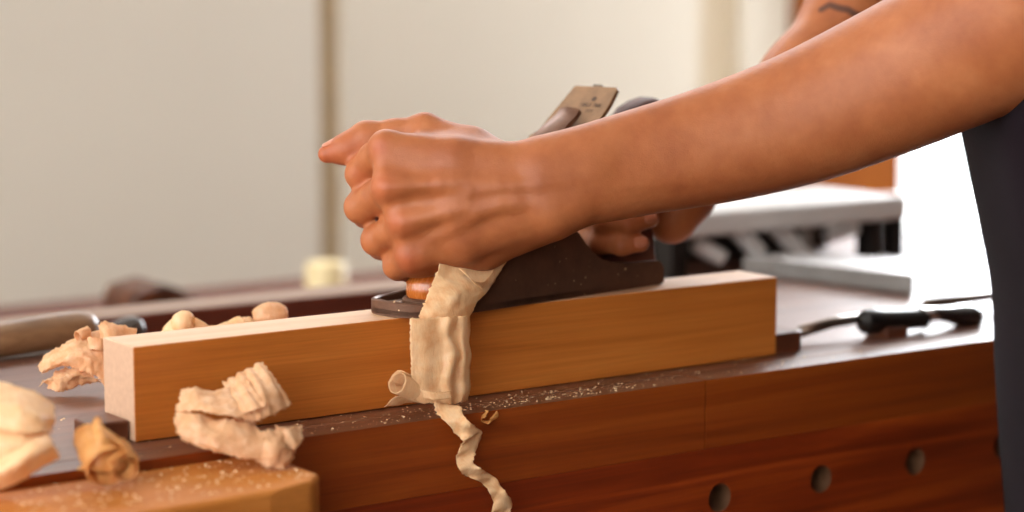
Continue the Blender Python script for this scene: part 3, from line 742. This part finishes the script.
# --- sawdust
mb = MB()
def grain(x, y, z, r):
    a = random.uniform(0, 6.3); v4 = []
    for k in range(3): v4.append((x + r * math.cos(a + k * 2.1) * random.uniform(.6, 1.3), y + r * math.sin(a + k * 2.1) * random.uniform(.6, 1.3), z + .0001))
    v4.append((x, y, z + r * random.uniform(.4, .9))); mb.add(v4, [(0, 2, 1), (0, 1, 3), (1, 2, 3), (2, 0, 3)])
for _ in range(1000):
    x = random.uniform(-.02, .56) if random.random() < .3 else random.gauss(.28, .1); y = BYF + .004 + abs(random.gauss(0, .022))
    if -.001 < y or y < BYF + .003: continue
    grain(x, y, 0, random.choice((.0003, .0003, .0004, .0005, .0006, .0011)))
for _ in range(160):
    x, y = random.uniform(-.2, .12), random.uniform(.02, .3)
    if -.003 < x and y < .05: continue
    grain(x, y, 0, random.uniform(.0004, .0014))
for _ in range(500):
    grain(random.uniform(-.3, .06), random.uniform(-.125, -.05), -.006, random.uniform(.0004, .0016))
o = mb.build('sawdust', M['dust'], fix=False); tag(o, 'fine pale sawdust scattered along the bench edge and vise jaw', 'sawdust', kind='stuff')
mb = MB()
for _ in range(420):
    a, rr = random.uniform(0, 6.3), random.uniform(0, 1)
    x, y = random.uniform(.018, .06), random.uniform(-.024, .024)
    if (x - .04) ** 2 + y * y < .0195 ** 2: continue
    p = PL(x, y, .0046); grain(p[0], p[1], p[2], random.uniform(.0002, .0007))
o = mb.build('sawdust', M['dust'], plane, fix=False); o['kind'] = 'stuff'

# ================================================================== TOOLS ON THE BENCH
# wooden handle lying in the tool well
t = thing('mallet', 'wooden tool handle with a rounded tip lying across the tool well', 'mallet', (-.1, .3, 0))
p1 = atp(92, 325, 1, .335); p0 = p1 + (np.array(atp(0, 340, 1, .325)) - p1) * 2.2
ax = p0 - p1; Lh = float(np.linalg.norm(ax)); r_ = .0135
o = MB().lathe([(.0005, -.003), (.006, -.0024), (.010, .0005), (.0125, .006), (.0138, .016), (.0142, .04), (.0135, .08), (.0128, .13), (.0132, Lh)], p1, ax=ax, n=36).build('handle', M['handle'], t); smooth_angle(o, 60)
hd = p0 + ax / Lh * .03
T0 = ax / Lh; T1 = np.cross((0, 0, 1.), T0); T1 /= np.linalg.norm(T1); T2 = np.cross(T0, T1)
o = MB().box(-.035, .035, -.06, .06, -.004, .06, lambda a, b_, c_: tuple(hd + T0 * a + T1 * b_ + np.array([0, 0, 1.]) * (c_ - (hd[2] if hd[2] > 0 else 0)))).build('head', M['handle'], t); bevel(o, .005)
# dark knob of another tool, behind the crinkled shaving
t = thing('screwdriver', 'tool with a dark rounded grip end lying behind the crinkled shaving', 'screwdriver', (.2, .38, -.05))
p1 = atp(140, 327, 1, .375); ax = np.array([-.75, .25, -.25])
o = MB().lathe([(.0005, -.004), (.006, -.003), (.010, .001), (.0115, .008), (.0115, .03), (.009, .05), (.0055, .056)], p1, ax=ax, n=28).build('grip', M['gripdark'], t); smooth_angle(o, 60)
ax /= np.linalg.norm(ax)
MB().lathe([(.003, .05), (.003, .12), (.0022, .125)], p1, ax=ax, n=14).build('shaft', M['rod'], t)
# clamp behind the right-hand stop
clamp = thing('clamp', 'iron bar clamp with a black teardrop handle lying beside the stop block', 'clamp', (.66, .03, 0))
YC = .014
def cy(px, py, y=YC): return aty(px, py, y)
o = MB().tube([cy(800, 332, .03), cy(830, 323, .03), cy(869, 316.5, .03)], .0045, 14).build('bar', M['rod'], clamp, smooth=True)
a, b1 = cy(864, 322, .016), cy(926, 318, .016); d = (b1 - a) / np.linalg.norm(b1 - a); L = float(np.linalg.norm(b1 - a))
o = MB().lathe([(.004, -.002), (.009, 0), (.0105, .006), (.0098, .014), (.0085, L * .5), (.0078, L * .85), (.0085, L * .95), (.005, L)], a, ax=d, n=28).build('casting', M['black_metal'], clamp); smooth_angle(o, 45)
o = MB().box(-.006, .018, -.012, .012, -.014, -.004, lambda x, y, z: tuple(a + d * (x + .02) + np.array([0, 1., 0]) * y + np.array([0, 0, 1.]) * z)).build('jaw', M['dogwood'], clamp); bevel(o, .002)
a2, b2 = cy(921, 315, .015), cy(936, 314, .015)
o = MB().tube([a2, b2], [.0065, .0058], 18).build('collar', M['chrome'], clamp, smooth=False); smooth_angle(o, 50)
a3, b3 = cy(932, 313, .014), cy(979, 317.5, .014); d3 = (b3 - a3) / np.linalg.norm(b3 - a3); L3 = float(np.linalg.norm(b3 - a3))
o = MB().lathe([(.0045, -.001), (.005, .002), (.0062, L3 * .3), (.0092, L3 * .62), (.0104, L3 * .8), (.0088, L3 * .93), (.0045, L3 * .99), (.0005, L3)], a3, ax=d3, n=28).build('handle', M['black_wood'], clamp); smooth_angle(o, 60)
o = MB().tube([cy(925, 304, .06), cy(965, 299, .06), cy(1040, 289, .06)], .0042, 12).build('sliding_bar', M['rod'], clamp, smooth=True)

# ================================================================== STEEL MACHINE AT THE BACK OF THE BENCH
MX0, MY0, MY1 = .83, .15, .56
pl = MB().prism([(.838, .155)] + [(lambda u: (u[0], min(u[1], .34)))(atz(px, py, .019)) for px, py in ((912, 258), (780, 253), (742, 257))] + [(.812, .31)], .0006, .019, lambda a, c_, h: (a, c_, h)).build('steel_plate', M['steel_grey'], mats=[M['steel_grey'], M['steel']])
for p in pl.data.polygons:
    if p.normal.z > .9: p.material_index = 1
bevel(pl, .002); tag(pl, 'thick pale steel plate lying on the bench top behind the clamp', 'metal plate')
mach = thing('jointer', 'pale steel machine table on dark open legs standing on the back of the bench', 'jointer', (.9, .4, 0))
YM = .345
def my(px, py, y=YM): return aty(px, py, y)
xL, xR = my(672, 225)[0], my(908, 210)[0]
zt1 = my(905, 196)[2]; zt0 = my(905, 219)[2]
o = MB().box(xL, xR, YM, YM + .13, zt0, zt1).build('table', M['palepaint'], mach); bevel(o, .004)
MB().box(xL, xR, YM + .115, YM + .128, .0006, zt0).build('back_panel', M['black_metal'], mach)
for px, w in ((684, .010), (812, .007), (881, .006), (905, .005)):
    x = my(px, 230)[0]; w = w if px < 900 else w
    o = MB().box(x - w, x + w, YM + .006, YM + .03, .0006, zt0).build('leg', M['steel_grey'] if 800 < px < 820 else M['black_metal'], mach); bevel(o, .001)
for (a_, b_, r) in (((734, 226), (760, 254), .010), ((775, 226), (806, 258), .010), ((696, 244), (722, 258), .009), ((826, 236), (856, 228), .008)):
    o = MB().tube([my(*a_, YM + .02), my(*b_, YM + .012)], [r, r * .9], 14).build('lever', M['palepaint'], mach, smooth=False); smooth_angle(o, 50)

# ================================================================== BACK TABLE, BLURRED THINGS ON IT
ZT = -.118
tb = thing('side_table', 'low brown side table behind the bench, mostly hidden by the bench rail', 'table', (.7, 1.05, -ZB))
bevel(MB().box(.1, 1.3, .85, 1.3, ZT - .04, ZT).build('tabletop', M['well'], tb), .004)
for x in (.15, 1.2):
    for y in (.9, 1.2): bevel(MB().box(x, x + .05, y, y + .05, -ZB, ZT - .04).build('leg', M['well'], tb), .003)
xa, xb = aty(128, 290, .95)[0], aty(200, 290, .95)[0]; zt = aty(160, 283, .95)[2]
t = thing('wooden_mallet', 'dark brown wooden block mallet lying on the low side table', 'mallet', ((xa + xb) / 2, .98, ZT))
o = MB().prism([(xa, ZT + .0005), (xb, ZT + .0005), (xb, zt - .022), (xb - .03, zt - .006), (xa + .04, zt), (xa + .006, zt - .006), (xa, zt - .02)], .94, 1.02, lambda a, h, y: (a, y, h)).build('head', M['darkbrown'], t); bevel(o, .006)
MB().tube([(xb - .02, .98, ZT + .02), (xb + .16, .99, ZT + .014)], .013, 14).build('handle', M['handle'], t, smooth=True)
c0 = aty(326, 270, 1.0)
t = MB().lathe([(.02, 0), (.0245, .002), (.0245, c0[2] + .004 - ZT), (.021, c0[2] + .009 - ZT), (.0005, c0[2] + .010 - ZT)], (c0[0], 1.0, ZT + .0005), n=28).build('paint_tin', M['yellow']); smooth_angle(t, 40)
tag(t, 'small round yellow tin on the low side table under the door gap', 'tin')

# white cabinet by the window
cab = thing('cabinet', 'low white cabinet standing under the bright window', 'cabinet', (2.6, 1.3, -ZB))
cx0, cz = aty(928, 255, 1.2)[0], aty(940, 245, 1.2)[2]
bevel(MB().box(cx0, cx0 + .9, 1.2, 1.6, -ZB + .06, cz).build('body', M['sill'], cab), .004)
bevel(MB().box(cx0 - .02, cx0 + .92, 1.18, 1.62, cz, cz + .025).build('countertop', M['sill'], cab), .003)
for i in range(2):
    o = bevel(MB().box(cx0 + .02 + .44 * i, cx0 + .44 + .44 * i, 1.182, 1.1995, -ZB + .08, cz - .02).build('door', M['sill'], cab), .003)
    MB().tube([(cx0 + .40 + .07 * i, 1.172, cz - .12), (cx0 + .40 + .07 * i, 1.172, cz - .22)], .005, 10).build('handle', M['chrome'], o)
MB().box(cx0 + .03, cx0 + .87, 1.23, 1.58, -ZB, -ZB + .06).build('plinth', M['steel_grey'], cab)

# ================================================================== THE PERSON
ORG = (.70, -.26, -ZB)
person = thing('person', 'person in a navy apron leaning over the bench, both hands on the plane', 'person', ORG)
DK = 1.458
def J(px, py, dd): return at(px, py, DK + dd / 1000)
def R(r): return r * DK / F
body = Field(axis((.12, .50, .0014), (.50, 1.2, .004)), axis((-.62, -.09, .006), (-.09, .11, .0014), (.11, .2, .005)), axis((-.35, .05, .012), (.05, .21, .0014), (.21, .32, .0035), (.32, .86, .009)))
def cap(a, b_, ra, rb): return (np.asarray(a, float), np.asarray(b_, float), ra, rb)
def chain(js):
    return [cap(J(*a[:3]), J(*b_[:3]), R(a[3]), R(b_[3])) for a, b_ in zip(js, js[1:])]
# torso, neck and head
shL, shR = np.array([.515, -.36, .43]), np.array([.695, -.08, .48])
chest = (shL + shR) / 2 + (.02, .0, -.12); hipc = np.array([.708, -.27, -.02])
sd = (shR - shL) / np.linalg.norm(shR - shL)
tors = []
for k in (-1, 0, 1):
    tors.append(cap(chest + sd * .075 * k + (0, 0, .03), hipc + sd * .07 * k, .10, .105))
tors += [cap(shL, chest, .055, .09), cap(shR, chest, .055, .09), cap(shL + (.01, .02, .0), shR + (.01, -.02, 0), .06, .06)]
hd = (shL + shR) / 2 + (-.10, .02, .20)
tors += [cap((shL + shR) / 2 + (.02, 0, .0), hd + (.01, 0, -.03), .055, .052)]
for sg_ in (-1, 1): tors.append(cap(hipc + sd * .085 * sg_, hipc + sd * .09 * sg_ + (.01, 0, -.30), .085, .075))
body.group(tors, .06, .05, .08)
fd = np.array([-.88, .30, -.36]); fd /= np.linalg.norm(fd)
head = [cap(hd + (0, 0, .02), hd + fd * .03 + (0, 0, .04), .083, .078), cap(hd + fd * .045 + (0, 0, -.04), hd + fd * .055 + (0, 0, -.065), .052, .040)]
body.group(head, .03, .02, .04)
body.group([cap(hd + fd * .11 + (0, 0, .005), hd + fd * .125 + (0, 0, -.022), .008, .013)], .01, .01)
for sg_ in (-1, 1): body.group([cap(hd + sd * .083 * sg_ + (0, 0, -.01), hd + sd * .09 * sg_ + (0, 0, .03), .012, .016)], .01, .008)

# ---- left arm (near the camera): forearm as pairs of cones for an oval section
def oval(js, sx=None):
    """js: (px, py, dd, half height px, half depth px, tilt deg)"""
    up, dn, md = [], [], []
    for px, py, dd, hh, hd_, tl in js:
        q_ = math.radians(tl); ox, oy = math.sin(q_) * (hh - hd_), -math.cos(q_) * (hh - hd_)
        up.append((px + ox, py + oy, dd, hd_)); dn.append((px - ox, py - oy, dd, hd_)); md.append((px, py, dd, hd_))
    return chain(up) + chain(dn) + chain(md)
fore = [(552, 183, -28, 46, 31, -14), (600, 172, -22, 48.5, 34, -17), (650, 160, -14, 52, 39, -19.5), (719, 143.5, -8, 58, 46, -21), (800, 118.5, -8, 65, 54, -23), (880, 85, -18, 71, 60, -24), (960, 48, -40, 76, 66, -24), (1050, 6, -80, 81, 72, -25)]
sm = [tuple(x) for x in catmull(fore, 4)]
A = oval(sm)
A.append(cap(J(1050, 6, -80), shL, R(72), .062))
body.group(A, .004, .012, .03)
# ---- left hand
HANDK = .009
palm = chain([(386, 147, -29, 16), (455, 160, -32, 21), (530, 168, -30, 25)]) + chain([(389, 167, -31.5, 16), (455, 173, -33, 20), (530, 177, -30, 26)]) + chain([(391, 187, -33, 16.5), (455, 186, -34.5, 20), (530, 186, -31, 26)]) \
     + chain([(398, 205, -33, 16), (458, 199, -34, 20), (530, 194, -30.5, 26.5)]) + chain([(405, 222, -31, 15.5), (460, 211, -33, 20), (530, 202, -30, 27)]) + chain([(409, 240, -29, 15.2), (463, 226, -30, 20), (532, 208, -29, 27)]) \
     + chain([(412, 256, -25, 14.5), (465, 240, -27, 21), (535, 214, -28, 27)]) \
     + chain([(420, 261, -16, 17), (485, 248, -12, 20), (548, 216, -20, 26)]) \
     + chain([(540, 180, -28, 31), (585, 172, -24, 32)])
body.group(palm, .007, .012)
# thumb and its web
thumb = chain([(505, 168, -14, 24), (470, 150, -8, 22), (425, 129, 2, 15), (395, 134, 6, 14), (367, 138.5, 8, 16.5), (347, 149, 8, 15), (327, 154, 8, 9.2)])
body.group(thumb, .006, .010)
body.group(chain([(425, 150, -14, 16), (470, 160, -16, 20)]), .01, .014)
# fingers
for js in ([(386, 147, -29, 15), (374, 158, -14, 15), (361, 174, -2, 15), (366, 182, 14, 13), (386, 184, 27, 12), (412, 184, 26, 11)],
           [(391, 187, -33, 15), (377, 197, -18, 15.5), (361, 207, -4, 16), (366, 214, 14, 13.5), (388, 216, 28, 12.5), (414, 216, 26, 11)],
           [(405, 222, -31, 14.2), (392, 231, -18, 15), (377, 240, -5, 15.3), (381, 246, 12, 13), (398, 248, 26, 12), (420, 248, 26, 11)],
           [(412, 256, -25, 13.5), (404, 262, -14, 13.5), (397, 265.5, -6, 13.3), (398, 268, 8, 12), (408, 270, 20, 11), (424, 269, 24, 10)]):
    body.group(chain(js), .004, .006)
# knuckles, tendons and veins
for px, py, dd, r in ((386, 187, -43.5, 10), (402, 222, -40, 8.5), (411, 257, -32.5, 8)):
    body.group([cap(J(px, py, dd + 1.5), J(px + 8, py, dd + 1.5), R(r), R(r * .8))], .004, .012)
for pts in ([(390, 187, -47.5), (440, 184, -48.5), (510, 184, -46)], [(406, 222, -43.5), (450, 212, -46.2), (515, 200, -46)]):
    body.group([cap(J(*a), J(*b_), R(4.0), R(3.4)) for a, b_ in zip(pts, pts[1:])], .003, .010)
for pts in ([(444, 203, -43.5), (470, 193, -48.6), (500, 187, -49.2), (540, 184, -48.6), (590, 178, -44)], [(424, 241, -35), (455, 228, -43.4), (478, 214, -47), (500, 206, -48), (545, 203, -46.5)]):
    body.group([cap(J(*a), J(*b_), R(1.8), R(1.8)) for a, b_ in zip(pts, pts[1:])], .002, .007)
body.group(chain([(556, 214, -36, 15), (572, 208, -34, 14)]), .006, .014)      # ulnar head
# ---- right arm and hand on the tote
def K(px, py, d): return at(px, py, d)
def kchain(js): return [cap(K(*a[:3]), K(*b_[:3]), a[3] * a[2] / F, b_[3] * b_[2] / F) for a, b_ in zip(js, js[1:])]
rw = [(704, 163, 1.615, 27), (752, 128, 1.625, 33), (804, 79, 1.645, 39), (852, 12, 1.67, 42), (930, -110, 1.70, 48)]
RA = kchain(rw); ra_end = K(930, -110, 1.70)
RA.append(cap(ra_end, shR, .042, .055))
body.group(RA, .02, .03, .03)
rp = kchain([(704, 163, 1.615, 27), (680, 200, 1.612, 25), (672, 219, 1.612, 25)]) + kchain([(704, 160, 1.62, 26), (690, 170, 1.635, 25), (660, 160, 1.65, 22)]) + kchain([(690, 195, 1.625, 26), (668, 190, 1.64, 24), (640, 180, 1.655, 20)])
body.group(rp, .012, .014)
for js in ([(648, 208, 1.645, 14), (622, 222, 1.645, 12.5), (594, 232, 1.615, 12), (588, 238, 1.585, 11.5), (600, 243, 1.560, 10.8), (622, 244.5, 1.548, 10.3), (641, 243.5, 1.548, 8.6)],
           [(650, 190, 1.65, 14), (618, 200, 1.65, 12.5), (592, 208, 1.615, 12.5), (590, 216, 1.58, 12), (604, 223, 1.556, 11), (628, 224, 1.545, 10.5), (650, 219, 1.548, 9)],
           [(650, 172, 1.655, 14), (616, 178, 1.655, 12.5), (590, 185, 1.615, 12), (588, 192, 1.58, 12), (602, 199, 1.558, 11), (626, 201, 1.547, 10.5), (645, 197, 1.548, 9)],
           [(648, 152, 1.66, 14), (612, 152, 1.66, 12.5), (584, 156, 1.625, 12), (580, 162, 1.59, 11.5), (592, 170, 1.565, 10.5), (608, 175, 1.555, 9)]):
    body.group(kchain(js), .004, .005)
body.group(kchain([(690, 175, 1.60, 20), (668, 158, 1.575, 15), (645, 160, 1.550, 13), (622, 168, 1.540, 10)]), .006, .008)   # thumb over the near side
P, Fc = body.mesh()

def skin_mat():
    t = NT('skin')
    v = t.coords()
    n1 = t.noise(v, 22, 4, .6); n2 = t.noise(v, 90, 4, .6)
    c = t.ramp(n1, [(.30, srgb(152, 84, 47)), (.52, srgb(166, 97, 56)), (.74, srgb(178, 110, 68))])
    c = t.mix(.5, c, t.ramp(n2, [(.3, (.88, .84, .82)), (.7, (1.06, 1.06, 1.06))]), 'MULTIPLY')
    at_ = t.n('ShaderNodeAttribute', attribute_name='redness')
    c = t.mix(t.math('MULTIPLY', at_.outputs['Fac'], .38), c, srgb(178, 80, 50))
    # tattoo line on the far forearm
    tc = t.n('ShaderNodeAttribute', attribute_name='tattoo')
    c = t.mix(t.math('MULTIPLY', tc.outputs['Fac'], .8), c, srgb(58, 40, 36))
    vo = t.n('ShaderNodeTexVoronoi', {'Vector': v, 'Scale': 900.0}).outputs['Distance']
    nb = t.noise(v, 260, 3)
    h = t.math('ADD', t.math('MULTIPLY', vo, .5), nb)
    p = t.pbsdf(Base_Color=c, Roughness=.5, Subsurface_Weight=.10, Subsurface_Radius=(1.0, .35, .18), Subsurface_Scale=.006, Normal=t.bump(h, .22, .0006), Specular_IOR_Level=.4)
    return t.done(p)
M['skin'] = skin_mat()
bo = mesh_obj('body', P, Fc, M['skin'], person, smooth=True)
# natural redness of knuckles and thumb tip, and the tattoo, stored as attributes of the skin
red = np.zeros(len(P))
for (px, py, dd), r in (((331, 155, 6), .016), ((350, 148, 4), .012), ((384, 186, -46), .010), ((400, 223, -43), .010), ((408, 260, -36), .010), ((378, 148, -42), .008), ((362, 174, -10), .007), ((640, 244, 92), .01)):
    red = np.maximum(red, np.exp(-(((P - J(px, py, dd)) ** 2).sum(1)) / r ** 2))
at1 = bo.data.attributes.new('redness', 'FLOAT', 'POINT'); at1.data.foreach_set('value', red.astype(np.float32))
def pix(Q):
    v = Q - CAM; d = v @ FW
    return np.stack([512 + F * (v @ RV) / d, 256 - F * (v @ UV) / d, d], 1)
px_ = pix(P)
def skin_point(px, py, lo, hi):
    m = (px_[:, 2] > lo) & (px_[:, 2] < hi)
    k = np.where(m)[0]; e = (px_[k, 0] - px) ** 2 + (px_[k, 1] - py) ** 2
    near = k[np.argsort(e)[:12]]
    return P[near[np.argmin(px_[near, 2])]]
# tattoo: a thin curved ink line on the far forearm, drawn in the skin's own coordinates
tp_ = [skin_point(a, b_, 1.58, 1.75) for a, b_ in ((819, 7), (827, 4), (836, 6), (846, 9), (858, 14), (870, 19))]
nt = M['skin'].node_tree
def tattoo_nodes(pts, r):
    tc = nt.nodes.new('ShaderNodeTexCoord'); prev = None
    def vm(op, a, b_=None):
        x = nt.nodes.new('ShaderNodeVectorMath'); x.operation = op
        for i, q_ in enumerate((a, b_)):
            if q_ is None: continue
            if isinstance(q_, bpy.types.NodeSocket): nt.links.new(q_, x.inputs[i])
            else: x.inputs[i].default_value = tuple(q_)
        return x
    def mm(op, a, b_=0.0, clamp=False):
        x = nt.nodes.new('ShaderNodeMath'); x.operation = op; x.use_clamp = clamp
        for i, q_ in enumerate((a, b_)):
            if isinstance(q_, bpy.types.NodeSocket): nt.links.new(q_, x.inputs[i])
            else: x.inputs[i].default_value = q_
        return x.outputs[0]
    for a, b_ in zip(pts, pts[1:]):
        ab = b_ - a
        pa = vm('SUBTRACT', tc.outputs['Object'], a).outputs[0]
        t_ = mm('DIVIDE', vm('DOT_PRODUCT', pa, ab).outputs['Value'], float(ab @ ab) + 1e-12, True)
        sc_ = nt.nodes.new('ShaderNodeVectorMath'); sc_.operation = 'SCALE'; sc_.inputs[0].default_value = tuple(ab); nt.links.new(t_, sc_.inputs['Scale'])
        dd = vm('LENGTH', vm('SUBTRACT', pa, sc_.outputs[0]).outputs[0]).outputs['Value']
        prev = dd if prev is None else mm('MINIMUM', prev, dd)
    return mm('SUBTRACT', 1.0, mm('DIVIDE', mm('SUBTRACT', prev, r * .55), r * .6, True), True)
ink = tattoo_nodes([q_ - np.array(ORG) for q_ in tp_], .0032)
for nd in [n_ for n_ in nt.nodes if n_.type == 'ATTRIBUTE' and n_.attribute_name == 'tattoo']:
    for l_ in list(nd.outputs['Fac'].links):
        s_ = l_.to_socket; nt.links.remove(l_); nt.links.new(ink, s_)
    nt.nodes.remove(nd)

# nails
t = NT('nail'); 
M['nail'] = t.done(t.pbsdf(Base_Color=srgb(188, 116, 84), Roughness=.4, Subsurface_Weight=.1, Subsurface_Scale=.003, Coat_Weight=.05))
def nail(p0, p1, r0, r1, dorsal, half=48):
    p0, p1, dv = np.array(p0), np.array(p1), np.array(dorsal, float); ax_ = p1 - p0; Ln = np.linalg.norm(ax_); ax_ /= Ln
    dv -= ax_ * (dv @ ax_); dv /= np.linalg.norm(dv); sv = np.cross(ax_, dv); rows = []
    for u, hw, lift in ((0, .55, -.0003), (.12, .85, .0002), (.5, 1, .0004), (.85, .95, .0004), (1.05, .7, .0003)):
        r = r0 + (r1 - r0) * u; row = []
        for a in (-1, -.5, 0, .5, 1):
            q_ = math.radians(half * hw * a); row.append(p0 + ax_ * Ln * u + (dv * math.cos(q_) + sv * math.sin(q_)) * (r + lift - .0005 * abs(a) ** 3))
        rows.append(row)
    m = MB(); loft(m, rows, 4, 4, 0, 10, .0005, 0); return m.build('fingernail', M['nail'], bo, smooth=True)
upv = -UV * 0 + UV
nail(J(343, 150, 8), J(325.5, 154.5, 8), R(14.6), R(10.0), UV * 1.0 - RV * .3 + FW * .05, 50)
nail(K(634, 243.8, 1.548), K(646, 243.2, 1.548), 9.6 * 1.548 / F, 7.6 * 1.548 / F, -FW + UV * .25, 46)
nail(K(642, 220.5, 1.546), K(654, 218.3, 1.548), 9.9 * 1.548 / F, 7.8 * 1.548 / F, -FW + UV * .25, 46)

# clothes
def grow(prims, e): return [(a, b_, ra + e, rb + e) for a, b_, ra, rb in prims]
def cloth(name, groups, cut, mat, step=.011, k=.06):
    g = Field(axis((.3, 1.1, step)), axis((-.62, .16, step)), axis((-.878, .62, step)))
    for prims, kk in groups: g.group(prims, kk, kk * .6, .06)
    X, Y, Z = g.ax[0][:, None, None], g.ax[1][None, :, None], g.ax[2][None, None, :]
    for c_ in cut: g.D = np.maximum(g.D, c_(X, Y, Z)).astype(np.float32)
    V, Fq = g.mesh()
    return mesh_obj(name, V, Fq, mat, person, smooth=True)
base = tors[:5]
shirt = [(grow(tors[:6], .006), .06), (grow([cap(J(1150, -52, 0), shL, R(80), .062)], .012), .03), (grow([cap(ra_end * .35 + shR * .65, shR, .048, .055)], .012), .03)]
cloth('shirt', shirt, [lambda X, Y, Z: -(Z + .06) + 0 * X + 0 * Y], M['shirt'])
skirt = []
for k in (-1, 0, 1): skirt.append(cap(hipc + sd * .07 * k, hipc + sd * .075 * k + (.0, 0, -.42), .117, .128))
fd2 = np.array([-.88, .42])
cloth('apron', [(grow(tors[:3], .014) + skirt, .06)], [lambda X, Y, Z: (Z - .36) + 0 * X + 0 * Y, lambda X, Y, Z: -(Z + .40) + 0 * X + 0 * Y,
      lambda X, Y, Z: -((X - (hipc[0] - .14 * Z)) * fd2[0] + (Y - hipc[1]) * fd2[1]) - .03 + 0 * Z], M['navy'], .008)
legs = []
for s_ in (-1, 1):
    kn = hipc + sd * .10 * s_ + (-.02, 0, -.40); an = hipc + sd * .13 * s_ + (.03, 0, -.81)
    legs += [cap(hipc + sd * .08 * s_, kn, .108, .078), cap(kn, an, .076, .062)]
    foot = MB(); fp = [(an[0] + .07, an[1]), (an[0], an[1]), (an[0] - .10, an[1] + .03), (an[0] - .17, an[1] + .05)]
    foot.tube([(x, y, -ZB + .0) for x, y in fp], [.03, .042, .044, .028], 20)
    foot.v = [(x, y, -ZB + .001 + (max(0, z + ZB) * 1.6)) for x, y, z in foot.v]
    o = foot.build('shoe', M['shoe'], person, smooth=True)
cloth('trousers', [(legs, .03), ([cap(hipc + sd * .07, hipc - sd * .07, .112, .112)], .05)], [lambda X, Y, Z: (Z - .03) + 0 * X + 0 * Y, lambda X, Y, Z: -(Z + .85) + 0 * X + 0 * Y], M['trousers'])
hg = Field(axis((.3, .85, .006)), axis((-.5, .1, .006)), axis((.45, .86, .006)))
hg.group(grow(head[:1], .012), .02, .01, .04)
X, Y, Z = hg.ax[0][:, None, None], hg.ax[1][None, :, None], hg.ax[2][None, None, :]
hg.D = np.maximum(hg.D, ((X - hd[0]) * fd[0] + (Y - hd[1]) * fd[1] + (Z - hd[2]) * (fd[2] - .9) - .01)).astype(np.float32)
V, Fq = hg.mesh(); mesh_obj('hair', V, Fq, M['hair'], person, smooth=True)

# ================================================================== LIGHT
w = bpy.data.worlds.new('daylight'); SC.world = w; w.use_nodes = True
bg = w.node_tree.nodes['Background']; bg.inputs[0].default_value = (.94, .97, 1.0, 1); bg.inputs[1].default_value = 7.0
def area(name, loc, target, sx, sy, power, col):
    l = bpy.data.lights.new(name, 'AREA'); l.shape = 'RECTANGLE'; l.size = sx; l.size_y = sy; l.energy = power; l.color = col
    o = bpy.data.objects.new(name, l); COL.objects.link(o); o.location = (loc[0], loc[1], loc[2] + ZB)
    d = Vector(target) - Vector(loc); o.rotation_euler = d.to_track_quat('-Z', 'Y').to_euler(); return o
area('window_daylight_side', (XL + .06, -.8, .68), (.2, -.1, .1), 2.4, 1.2, 38, (1, .92, .82))
area('far_wall_fill', (XL + .06, .75, .7), (1.0, 1.7, .1), 1.2, 1.2, 10, (1, .95, .88))  # added lamp inside the left opening, aimed to brighten the far wall
area('window_daylight_high', (1.0, YF - .04, 1.47), (.45, .2, .1), 2.6, .4, 34, (.96, .97, 1))
area('window_daylight_far', (3.42, YF - .11, .75), (.3, 0, .1), 1.0, 1.2, 250, (.92, .95, 1))

# ================================================================== CAMERA
cam = bpy.data.cameras.new('camera'); co = bpy.data.objects.new('camera', cam); COL.objects.link(co); SC.camera = co
cam.sensor_width = 36; cam.lens = F / 1024 * 36; cam.clip_start = .05
co.matrix_world = Matrix(((RV[0], UV[0], -FW[0], CAM[0]), (RV[1], UV[1], -FW[1], CAM[1]), (RV[2], UV[2], -FW[2], CAM[2] + ZB), (0, 0, 0, 1)))
cam.dof.use_dof = True; cam.dof.focus_distance = 1.425; cam.dof.aperture_fstop = 3.2
SC.view_settings.view_transform = 'Standard'; SC.view_settings.look = 'None'; SC.view_settings.gamma = 1; SC.view_settings.use_curve_mapping = False
SC.view_settings.exposure = -0.72
SC.cycles.use_denoising = True
SC.cycles.max_bounces = 8; SC.cycles.diffuse_bounces = 5
